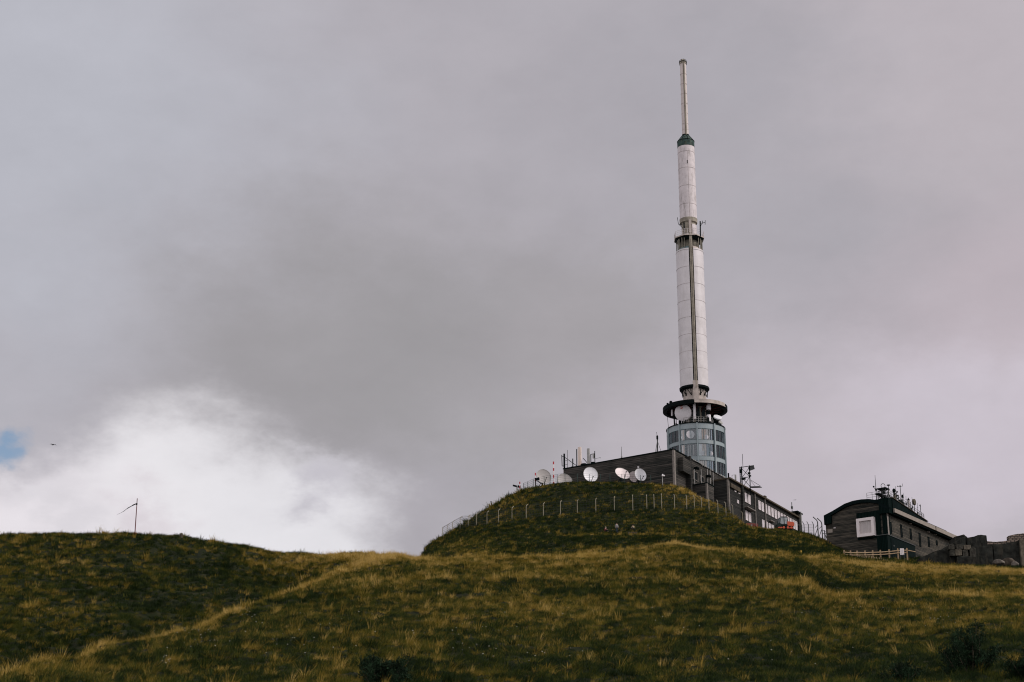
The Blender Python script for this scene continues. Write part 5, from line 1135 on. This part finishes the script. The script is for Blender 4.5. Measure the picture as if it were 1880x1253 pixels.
def palisade():
    # chestnut paling that runs down from the timber fence through the tall grass
    pl = [(1575, 1022), (1600, 1022.5), (1618, 1025), (1632, 1030), (1648, 1036), (1668, 1041), (1690, 1046)]
    pts = []
    for (a, b), (c, d) in zip(pl[:-1], pl[1:]):
        n = int((c - a) / 3.0)
        for k in range(n): t = k / n; pts.append((a + (c - a) * t, b + (d - b) * t))
    g0 = None; s = None
    for i, (a, b) in enumerate(pts[:60]):
        Y = 239 - i * .35; p = P(a, b, Y)
        if s is None: g0 = p; s = thing('paling_fence', 'low thin paling sinking into the tall straw grass below the timber fence', 'fence', p)
        z0 = min(h1(p.x, p.y), p.z - .7) - .2; m = MB(); hh = random.uniform(-.08, .08); m.box2((-.05, -.03, z0 - p.z), (.05, .03, hh)); m.prism([(-.05, hh), (.05, hh), (0, hh + .1)], 'y', -.028, .028); m.build('pale', M['wood_fence'], s).location = p - g0
    m = MB(); qq = [P(a, b, 239 - i * .35) - g0 + Vector((0, .05, -.3)) for i, (a, b) in enumerate(pts[:60])]
    m.path(qq, .02, 4); m.build('wire', M['wire'], s)
palisade()
def sign_board():
    p = P(1656, 1012, 241.5); k = 1 / ppm(p.y, p.z); g = min(h1(p.x, p.y), p.z - 1.3) ; s = thing('notice_board', 'white notice board on posts behind the pale timber fence', 'sign', (p.x, p.y, g))
    z = p.z - g; m = MB(); m.box((0, 0, z - .1), (7.2 * k, .06, 15 * k * .8)); m.build('board', M['window_white'], s)
    m = MB()
    for a in (-.25, .25): m.bar((a, .06, -.2), (a, .06, z - .3), .035)
    m.build('post', M['steel'], s)
    m = MB(); r = random.Random(3)
    for q in range(5): m.box((r.uniform(-.05, .05), -.036, z + .28 - q * .12), (.42, .008, .03))
    m.box((-.1, -.037, z - .42), (.22, .008, .12)); m.box((.13, -.037, z - .45), (.14, .008, .16)); m.build('printing', M['galv'], s)
sign_board()

# ------------------------------------------------------------------ vehicles in front of the wing
def groomer():
    c = P(1440, 970, 283); g = h1(c.x, c.y); k = 1 / ppm(283, c.z); zb = P(1440, 973, 283).z
    s = thing('tracked_vehicle', 'orange tracked utility vehicle with a dark glazed cab in front of the long wing', 'vehicle', (c.x, c.y, zb - .1), R(8))
    s.scale = (.88,) * 3
    for y in (-.75, .75):
        m = MB(); n = 24; pr = []
        for q in range(n): t = 2 * math.pi * q / n; pr.append((math.copysign(1.15, math.cos(t)) + .33 * math.cos(t), .35 + .33 * math.sin(t)))
        m.prism(pr, 'y', y - .28, y + .28); t_ = m.build('track', M['roof_dark'], s)
        for x in (-1.1, -.4, .4, 1.1): m = MB(); m.cyl(.24, y - .30, y + .30, 12, M=Matrix.Rotation(R(90), 3, 'X'), c=(x, 0 if False else 0, .35)); m.build('wheel', M['orange'], t_)
    m = MB(); m.box2((-1.45, -.55, .45), (1.5, .55, .75)); m.build('chassis', M['roof_dark'], s)
    m = MB(); m.prism([(.35, .72), (1.65, .66), (1.72, 1.2), (1.55, 1.48), (.35, 1.55)], 'y', -1.0, 1.0); m.build('engine_cover', M['orange'], s)
    m = MB(); m.prism([(-1.75, .3), (-1.0, .3), (-.8, 1.0), (-1.2, 1.25), (-1.6, 1.0)], 'y', -1.05, 1.05); m.build('front_guard', M['cone_dark'], s)
    m = MB(); m.box2((-1.6, -1.12, .18), (-.7, -1.0, .36)); m.box2((.55, -1.12, .18), (1.45, -1.0, .32)); m.build('side_skirt', M['orange'], s)
    # cab: pillars, roof, glass
    m = MB(); bt, tp_ = .95, 2.35
    for x0, x1 in ((-1.15, -.85), (-.25, -.22), (.55, .38)):
        for y in (-.92, .92): m.bar((x0, y, bt), (x1 + .0, y * .9, tp_), .07)
    m.box2((-1.2, -.95, .75), (.34, .95, 1.0)); m.build('cab_frame', M['cone_dark'], s)
    m = MB(); m.prism([(-1.0, 2.33), (-.75, 2.48), (.2, 2.5), (.5, 2.36)], 'y', -.92, .92); m.build('cab_roof', M['cone_dark'], s)
    for nm, x0, x1 in (('side_window', -1.02, -.32), ('side_window', -.17, .42)):
        for y in (-.88, .88): m = MB(); m.box2((x0, y - .01, 1.05), (x1, y + .01, 2.3)); m.build(nm, M['glass_cab'], s)
    m = MB(); m.prism([(-1.08, 1.02), (-.9, 2.3), (-.88, 2.3), (-1.06, 1.02)], 'y', -.8, .8); m.build('windscreen', M['glass_cab'], s)
    m = MB(); m.bar((-.3, 0, 2.5), (-.3, 0, 2.65), .08); m.build('beacon', M['orange'], s)
M['cone_dark'] = mat('dark_green_paint', (.010, .020, .018), .4, .3, 2)
M['glass_cab'] = mat('cab_glass', (.30, .32, .33), .1, .3, 1.5)
groomer()
def trailer():
    c = P(1379, 967, 274); zb = P(1379, 971.5, 274).z; s = thing('red_trailer', 'low faded red frame trailer half hidden by grass below the wing', 'trailer', (c.x, c.y, zb), R(10))
    m = MB()
    for x in (-.95, -.35, .35, .95): m.bar((x, -.4, 0), (x, -.4, .75), .06); m.bar((x, .4, 0), (x, .4, .75), .06)
    for z in (.3, .75): m.bar((-.95, -.4, z), (.95, -.4, z), .055); m.bar((-.95, .4, z), (.95, .4, z), .055)
    m.bar((-.95, -.4, .3), (-.35, -.4, .75), .045); m.bar((.35, -.4, .75), (.95, -.4, .3), .045); m.build('frame', M['red_faded'], s)
    m = MB(); m.box2((-.95, -.38, .2), (.95, .38, .3)); m.build('bed', M['red_faded'], s)
    for x in (-.55, .55):
        for y in (-.5, .5): m = MB(); m.cyl(.22, y - .06, y + .06, 14, M=Matrix.Rotation(R(90), 3, 'X'), c=(x, 0, .12)); m.build('wheel', M['roof_dark'], s)
    m = MB(); m.bar((-.1, -.45, .3), (0, -.45, .62), .09); m.build('winch', M['galv'], s)
trailer()

# ------------------------------------------------------------------ people on the path
def skin_mesh(name, joints, edges, parent, m_, sub=1):
    keys = list(joints); me = bpy.data.meshes.new(name); me.from_pydata([joints[k][0] for k in keys], [(keys.index(a), keys.index(b)) for a, b in edges], []); me.update()
    o = bpy.data.objects.new(name, me); COL.objects.link(o); o.parent = parent; md = o.modifiers.new('skin', 'SKIN'); md.use_smooth_shade = True
    sv = me.skin_vertices[0].data if me.skin_vertices else None
    if sv is None: bpy.context.view_layer.update(); sv = me.skin_vertices[0].data
    for i, k in enumerate(keys):
        r = joints[k][1]; sv[i].radius = (r, r) if isinstance(r, (int, float)) else r; sv[i].use_root = (i == 0)
    ss = o.modifiers.new('smooth', 'SUBSURF'); ss.levels = sub; ss.render_levels = sub
    dg = bpy.context.evaluated_depsgraph_get(); nm = bpy.data.meshes.new_from_object(o.evaluated_get(dg)); o.modifiers.clear(); o.data = nm; nm.name = name; nm.materials.clear(); nm.materials.append(m_); nm.shade_smooth(); return o
def person(px, py, Y, rz, label, pose, jacket, trousers, hair, extra=None):
    q = G(px, py, 242); s = thing('person', label, 'person', (q.x, q.y, q.z - .04), rz, 'people resting on the mound path'); s.scale = (.9,) * 3
    J = pose; V = Vector
    body = {k: (V(v), r) for k, (v, r) in J.items()}
    E = [('pelvis', 'chest'), ('chest', 'neck'), ('neck', 'head'), ('head', 'crown')]
    for sd_ in 'lr': E += [('chest', 'sh' + sd_), ('sh' + sd_, 'el' + sd_), ('el' + sd_, 'wr' + sd_), ('wr' + sd_, 'ha' + sd_), ('pelvis', 'hip' + sd_), ('hip' + sd_, 'kn' + sd_), ('kn' + sd_, 'an' + sd_), ('an' + sd_, 'to' + sd_)]
    skin_mesh('body', body, E, s, M['skin'])
    up = {k: (body[k][0], body[k][1] + .028) for k in ('pelvis', 'chest', 'shl', 'ell', 'wrl', 'shr', 'elr', 'wrr')}
    skin_mesh('jacket', up, [('pelvis', 'chest'), ('chest', 'shl'), ('shl', 'ell'), ('ell', 'wrl'), ('chest', 'shr'), ('shr', 'elr'), ('elr', 'wrr')], s, M[jacket])
    dn = {k: (body[k][0], body[k][1] + .022) for k in ('pelvis', 'hipl', 'knl', 'anl', 'hipr', 'knr', 'anr')}
    skin_mesh('trousers', dn, [('pelvis', 'hipl'), ('hipl', 'knl'), ('knl', 'anl'), ('pelvis', 'hipr'), ('hipr', 'knr'), ('knr', 'anr')], s, M[trousers])
    hd = body['head'][0]; cr = body['crown'][0]; m = MB(); m.ball(hd * .35 + cr * .65 + V((0, .015, .02)), .115, sc=(1, 1.05, .95)); m.build('hair', M[hair], s, smooth=True)
    m = MB(); m.bar(hd + V((0, -.10, .02)), hd + V((0, -.125, .0)), .014); m.build('nose', M['skin'], s)
    for sd_ in 'lr': m = MB(); a = body['an' + sd_][0]; t = body['to' + sd_][0]; m.bar(a + V((0, 0, -.03)), t, .055, 8, .04); m.build('shoe', M['cloth_dark'], s)
    if extra: extra(s)
    return s
def stand(step=.0):
    P0 = {'pelvis': ((0, 0, .95), .13), 'chest': ((0, 0, 1.32), .15), 'neck': ((0, -.01, 1.48), .06), 'head': ((0, -.02, 1.58), .085), 'crown': ((0, -.01, 1.68), .07)}
    for sd_, a in (('l', -1), ('r', 1)):
        P0.update({'sh' + sd_: ((a * .18, 0, 1.40), .06), 'el' + sd_: ((a * .25, .03, 1.14), .045), 'wr' + sd_: ((a * .22, -.08, .93), .032), 'ha' + sd_: ((a * .21, -.11, .84), .03), 'hip' + sd_: ((a * .10, 0, .88), .10), 'kn' + sd_: ((a * .11, -.04 + step * a, .50), .065), 'an' + sd_: ((a * .12, step * a * 1.3, .09), .045), 'to' + sd_: ((a * .13, -.15 + step * a * 1.3, .04), .04)})
    return P0
def sit():
    P0 = {'pelvis': ((0, 0, .16), .14), 'chest': ((0, -.08, .55), .15), 'neck': ((0, -.12, .70), .06), 'head': ((0, -.15, .80), .085), 'crown': ((0, -.14, .90), .07)}
    for sd_, a in (('l', -1), ('r', 1)):
        P0.update({'sh' + sd_: ((a * .18, -.08, .62), .06), 'el' + sd_: ((a * .25, -.25, .42), .045), 'wr' + sd_: ((a * .12, -.44, .46), .032), 'ha' + sd_: ((a * .06, -.50, .48), .03), 'hip' + sd_: ((a * .11, -.06, .15), .10), 'kn' + sd_: ((a * .15, -.46, .40), .065), 'an' + sd_: ((a * .15, -.62, .08), .045), 'to' + sd_: ((a * .16, -.78, .05), .04)})
    return P0
def bag(c, mt_, nm='bag'):
    def f(s): m = MB(); m.ball(c, .16, sc=(1, .8, 1.2)); m.build(nm, M[mt_], s, smooth=True)
    return f
person(1111, 978, 249.3, R(50), 'person sitting in a dark red jacket with fair hair, left of the three', sit(), 'cloth_red', 'cloth_dark', 'hair_fair')
person(1132.5, 979, 249.5, R(10), 'person standing in a grey jacket with dark hair, middle of the three', stand(.06), 'cloth_grey', 'cloth_blue', 'hair', bag((.22, .16, 1.2), 'cloth_dark', 'rucksack'))
person(1163, 973.5, 249.5, R(-40), 'person sitting in a cream top with dark trousers, right of the three', sit(), 'cloth_cream', 'cloth_dark', 'hair')
person(1438, 961, 283.8, R(0), 'x', sit(), 'cloth_red', 'cloth_dark', 'hair') if False else None
def path_edge():
    g0 = None; s = None
    for k in range(7):
        p = G(1154 + k * 2.4, 982, 240)
        if s is None: g0 = p; s = thing('stake_edging', 'row of short grey stakes holding the path edge below the seated person', 'edging', p)
        m = MB(); m.bar((0, 0, -.3), (0, 0, .42), .045); m.build('stake', M['ruin_pale'], s).location = p - g0
    m = MB(); m.bar((-.1, 0, .3), tuple(p - g0 + Vector((.1, 0, .3))), .04); m.build('rail', M['roof_brown'], s)
path_edge()
def marker():
    p = G(1471, 1019, 140); s = thing('path_marker', 'small yellow marker post in the grass below the mound', 'marker', p)
    m = MB(); m.bar((0, 0, -.3), (0, 0, .55), .05); m.build('post', M['yellow'], s); m = MB(); m.box((.02, 0, .5), (.16, .06, .18)); m.build('plate', M['yellow'], s)
marker()
# ------------------------------------------------------------------ on the left knoll
def windsock():
    p = G(247.5, 983, 120); p.z += .1; k = 1 / ppm(p.y, p.z); t = P(252, 915.5, p.y)
    s = thing('windsock_pole', 'slightly leaning dark red pole with a torn streamer on the left knoll', 'pole', p)
    m = MB(); m.bar((0, 0, -.4), t - p, .045, 8, .032); m.build('pole', M['rust_pole'], s)
    a = P(251, 924.5, p.y) - p; m = MB(); m.bar(a, a + Vector((0, 0, -.12)), .075); m.build('clamp', M['black'], s)
    m = MB(); pts = [P(x, y, p.y) - p for x, y in ((250.5, 925), (245, 927.5), (241, 929.8), (236, 932.5), (231.5, 935.5), (228, 938.5), (222, 942), (215, 945))]
    m2 = [q + Vector((0, .1, -.07 * (i % 3) / 2)) for i, q in enumerate(pts)]
    for i in range(len(pts) - 1):
        w0, w1 = .085 * (1 - i / 8) * (1 + .5 * (i % 2)), .085 * (1 - (i + 1) / 8) * (1 + .5 * ((i + 1) % 2)); m.bar(pts[i], pts[i + 1], w0 * .45, 5, w1 * .45)
    m.build('streamer', M['cloth_dark'], s)
    m = MB(); m.cyl(.16, -.3, .08, 10); m.build('base', M['red_faded'], s)
M['rust_pole'] = mat('rusty_red_pole', (.13, .045, .045), .7, .3, 4)
windsock()
def bollard():
    p = G(332.5, 989, 120); z = p.z + .42; s = thing('round_top_post', 'stubby round topped brown post on the crest of the left knoll', 'post', p)
    m = MB(); h = z - p.z; m.cyl(.13, -.3, h - .12, 14); m.build('post', M['roof_brown'], s); m = MB(); m.ball((0, 0, h - .13), .145); m.build('cap', M['ruin_pale'], s, smooth=True)
bollard()
def bird(px, py, Y, sz, label, rz):
    p = P(px, py, Y); s = thing('bird', label, 'bird', p, rz, 'birds in the sky')
    m = MB(); m.ball((0, 0, 0), .09 * sz, sc=(1, 2.2, .9)); m.ball((0, -.2 * sz, .03 * sz), .055 * sz)
    m.add([(0, .15 * sz, 0), (.08 * sz, .4 * sz, 0), (-.08 * sz, .4 * sz, 0), (0, .38 * sz, .02 * sz)], [(0, 1, 3), (0, 3, 2), (0, 2, 1), (1, 2, 3)])
    m.build('body', M['feather'], s, smooth=True)
    for a in (-1, 1):
        m = MB(); v = [(a * .04, -.12, .02), (a * .3, -.16, .10), (a * .62, -.02, .02), (a * .3, .08, .08), (a * .04, .12, .02)]; v = [tuple(c * sz for c in w) for w in v]; v2 = [(x, y, z - .02 * sz) for x, y, z in v]
        m.add(v + v2, [(0, 1, 2, 3, 4), (9, 8, 7, 6, 5)] + [(i, (i + 1) % 5, 5 + (i + 1) % 5, 5 + i) for i in range(5)]); m.build('wing', M['feather'], s)
bird(97.5, 817, 170, .6, 'small dark bird in the sky above the left knoll', R(40))
bird(1459.5, 918.5, 260, .45, 'tiny dark bird in the sky above the far end of the long wing', R(-30))

# ------------------------------------------------------------------ the old ruin at the right edge
def block(name, label, pxa, pxb, top, bot, Y, depth, mt_='ruin', rz=0, group='stones and walls of the ruin', rough=.06, ridge=None, cat='ruin block', slope=None):
    a, b = P(pxa, top, Y), P(pxb, top, Y); zb = P(pxa, bot, Y).z; w = b.x - a.x; o = Vector(((a.x + b.x) / 2, Y + depth / 2, zb)); h = a.z - zb
    s = tag(None or bpy.data.objects.new('x', None)) if False else None
    m = MB(); nx, nz = max(2, int(w / .6)), max(2, int(h / .35)); r = random.Random(int(pxa * 7 + top)); hd = depth / 2
    if slope: pol = [(-w / 2, 0), (w / 2, 0), (w / 2, h * slope[1]), (0, h * slope[2]), (-w / 2, h * slope[0])]
    else: pol = [(-w / 2, 0), (w / 2, 0), (w / 2, h), (-w / 2, h)]
    if ridge: pol = [(-w / 2, 0), (w / 2, 0), (w / 2, h * ridge[1]), (ridge[2] * w, h), (-w / 2, h * ridge[0])]
    m.prism(pol, 'y', -hd, hd)
    import bmesh
    ob = m.build(name, M[mt_]); bm = bmesh.new(); bm.from_mesh(ob.data); bmesh.ops.triangulate(bm, faces=[f for f in bm.faces if len(f.verts) > 4]); bmesh.ops.bevel(bm, geom=bm.edges[:], offset=.05, segments=1, affect='EDGES'); bmesh.ops.subdivide_edges(bm, edges=[e for e in bm.edges if e.calc_length() > .6], cuts=2, use_grid_fill=True)
    for v in bm.verts: v.co += Vector((r.uniform(-1, 1), r.uniform(-1, 1), r.uniform(-1, 1))) * rough
    bm.to_mesh(ob.data); bm.free(); ob.location = o; ob.rotation_euler = (0, 0, rz); tag(ob, label, cat, group); return ob
def framed(o, pts):
    pass
block('ruin_wall', 'long dark sloping ruin wall rising to the right from the timber fence', 1686, 1772, 985, 1045, 241, 2.5, slope=(.36, 1.0, .62), cat='ruin wall')
block('ruin_wall', 'upper ruin mass with a pointed peak against the sky, next to the curved building', 1752, 1777, 981.5, 1040, 244, 3, ridge=(.93, .88, .2), cat='ruin wall')
block('ruin_wall', 'large squared dark ruin block with a flat top against the sky', 1775, 1811, 982.5, 1040, 243.5, 3, ridge=(.90, .99, .1), cat='ruin wall')
block('ruin_wall', 'low dark ledge joining the flat topped block to the pale wall', 1808, 1858, 997, 1045, 245, 3, slope=(.93, 1, .95), cat='ruin wall')
block('ruin_wall', 'dark ruin wall rising towards the right edge of the picture', 1822, 1874, 992, 1045, 241.5, 2.2, slope=(.82, 1.0, .9), cat='ruin wall')
block('ruin_wall', 'grey squared wall at the very right edge under the pale brickwork', 1872, 1900, 990, 1045, 241, 2.6, 'ruin_pale', cat='ruin wall')
block('brick_wall', 'pale openwork brick wall stepping up behind the ruin', 1812, 1856, 991.5, 1010, 249, 1.2, 'brick', slope=(.85, 1.0, .82), cat='wall')
block('brick_wall', 'tallest pale brick wall at the right edge against the sky', 1852, 1905, 979.5, 1005, 249.5, 1.2, 'brick', slope=(.86, 1.0, 1.0), cat='wall')
block('ruin_base', 'dark recessed base wall beneath the projecting ruin stones', 1742, 1822, 1003, 1052, 240.8, 1.6, cat='ruin wall')
for k, (a, b, t, bo, lb) in enumerate(((1741.5, 1752, 1000, 1009, 'leftmost of the three upper projecting stones'), (1755.5, 1767.5, 1000, 1009, 'middle of the three upper projecting stones'), (1769, 1782, 1001, 1009.5, 'right of the three upper projecting stones'), (1744.5, 1752.5, 1009.5, 1021, 'lower left projecting stone under the upper three'), (1753.5, 1765.5, 1008.8, 1020.5, 'palest lower projecting stone with an outlined face'), (1767, 1777, 1010, 1022, 'lower middle projecting stone, third of the lower row'), (1780, 1791, 1006, 1023, 'tall dark projecting stone at the right of the lower row'))):
    block('projecting_stone', lb, a, b, t, bo, 239.9, .9, 'ruin_pale' if k in (2, 4) else 'ruin_mid', rough=.02)
block('base_stone', 'dark footing stone low under the projecting stones', 1758, 1792, 1022, 1045, 239.6, 1.0, rough=.06)
def rock(px, py, Y, rx, rz_, label, mt_='rock'):
    p = P(px, py, Y); k = 1 / ppm(Y, p.z); m = MB(); m.ball((0, 0, 0), 1, 9); o = m.build('boulder', M[mt_], smooth=25)
    r = random.Random(int(px)); cuts = [(Vector((r.uniform(-1, 1), r.uniform(-1, 1), r.uniform(-.2, 1))).normalized(), r.uniform(.5, .85)) for _ in range(11)]
    for v in o.data.vertices:
        q = v.co.copy()
        for n_, dd in cuts:
            e_ = q.dot(n_)
            if e_ > dd: q -= n_ * (e_ - dd)
        q += Vector((r.uniform(-1, 1), r.uniform(-1, 1), r.uniform(-1, 1))) * .03
        v.co = (q.x * rx * k, q.y * rx * k * .9, q.z * rz_ * k)
    o.location = p; tag(o, label, 'rock', 'boulders by the ruin')
rock(1834, 1032, 238, 13, 5, 'flat pale boulder, left of the three by the ruin')
rock(1851, 1032, 239, 15, 10, 'highest rounded brown boulder behind the flat pale one', 'rock_brown')
rock(1863, 1036, 237, 8, 5, 'small pale boulder lowest at the right of the three')

# ------------------------------------------------------------------ shrubs and flowers in the foreground
def shrub(name, label, px, py, Y, w, h, seed, n=9000):
    r = np.random.default_rng(seed); c = P(px, py, Y); g = h1(c.x, c.y); s = thing(name, label, 'shrub', (c.x, c.y, g), 0, 'dark dwarf conifers in the foreground')
    m = MB(); rr = random.Random(seed); tips = []
    for k in range(26):
        a = rr.uniform(0, 2 * math.pi); el = rr.uniform(.15, 1.4); L = rr.uniform(.4, 1.12); d = Vector((math.cos(a) * math.cos(el) * w, math.sin(a) * math.cos(el) * w, math.sin(el) * h)) * L
        mid = d * .5 + Vector((rr.uniform(-.1, .1), rr.uniform(-.1, .1), -.08)); m.bar((0, 0, -.1), mid, .035, 5, .02); m.bar(mid, d, .02, 5, .008); tips += [(d, 1.0), (mid * .5 + d * .5, .9), (mid, .8), (d * .85 + Vector((rr.uniform(-.2, .2), rr.uniform(-.2, .2), rr.uniform(0, .15))), .8)]
    m.build('branches', M['roof_brown'], s)
    T_ = np.array([t[0] for t in tips]); S_ = np.array([t[1] for t in tips]); idx = r.integers(0, len(T_), n)
    cen = T_[idx] + r.normal(0, 1, (n, 3)) * (np.array([.085, .085, .08]) * S_[idx][:, None])
    cen[:, 2] = np.maximum(cen[:, 2], -.1); d = r.normal(0, 1, (n, 3)); d[:, 2] = np.abs(d[:, 2]) * 1.2 + .2; d /= np.linalg.norm(d, axis=1)[:, None]
    side = np.cross(d, r.normal(0, 1, (n, 3))); side /= np.linalg.norm(side, axis=1)[:, None]; L = r.uniform(.05, .10, n)[:, None]; wd = .012
    v = np.stack([cen - side * wd, cen + side * wd, cen + d * L + side * wd * .5, cen + d * L - side * wd * .5], 1).reshape(-1, 3)
    me = bpy.data.meshes.new('foliage'); me.from_pydata(v.tolist(), [], [(4 * i, 4 * i + 1, 4 * i + 2, 4 * i + 3) for i in range(n)]); me.update(); me.materials.append(M['conifer'])
    o = bpy.data.objects.new('foliage', me); COL.objects.link(o); o.parent = s
M['conifer'] = mat('dark_conifer_needles', (.011, .025, .011), .9, .7, 3)
shrub('dwarf_conifer', 'large dark bushy dwarf conifer at the lower right of the slope', 1785, 1240, 51.5, 1.3, 1.5, 3, 10500)
shrub('dwarf_conifer', 'dark dwarf conifer cut off by the right edge of the picture', 1885, 1262, 50, .6, 1.1, 4, 8000)
shrub('dwarf_conifer', 'low dark dwarf conifer at the bottom edge, left of centre', 700, 1318, 47, 1.3, .75, 5, 7500)
shrub('dwarf_conifer', 'small dark sprig of conifer low between the grass near the bottom right', 1655, 1275, 48, .6, .45, 6, 4000)
def flowers():
    r = random.Random(9); m = MB(); pts = []
    clusters = [(455, 1135, 22, 30, 14), (350, 1165, 60, 18, 22), (390, 1190, 70, 16, 12), (300, 1222, 12, 8, 8), (520, 1190, 70, 25, 12), (880, 1170, 160, 25, 14), (900, 1205, 60, 18, 8), (1730, 1150, 40, 15, 9), (1690, 1140, 60, 30, 7), (190, 995, 15, 6, 5), (1040, 1210, 120, 30, 10), (1500, 1200, 300, 40, 12), (700, 1160, 500, 80, 26), (1480, 1130, 200, 20, 8), (100, 1060, 200, 40, 6), (1240, 1150, 200, 60, 8)]
    for cx, cy, sx, sy, n in clusters:
        for k in range(n): pts.append((r.gauss(cx, sx * .5), r.gauss(cy, sy * .4)))
    m2 = MB()
    for a, b in pts:
        if b > 1250 or b < 1040 and cy > 1000: continue
        p = G(a, b); h = r.uniform(.16, .26); q = p + Vector((r.uniform(-.04, .04), r.uniform(-.04, .04), h)); m.bar(p, q, .004, 4)
        rad = r.uniform(.012, .026); m2.ball(q, rad, 4, sc=(1, 1, .55))
    o = m2.build('wildflowers', M['petal'], None, smooth=True); tag(o, 'tiny white and yellow wildflowers scattered through the foreground grass', 'flowers', kind='stuff'); st = m.build('flower_stems', M['cone_dark'], o)
M['petal'] = mat('flower_petals', (.62, .60, .46), .7, .25, 1.3)
flowers()
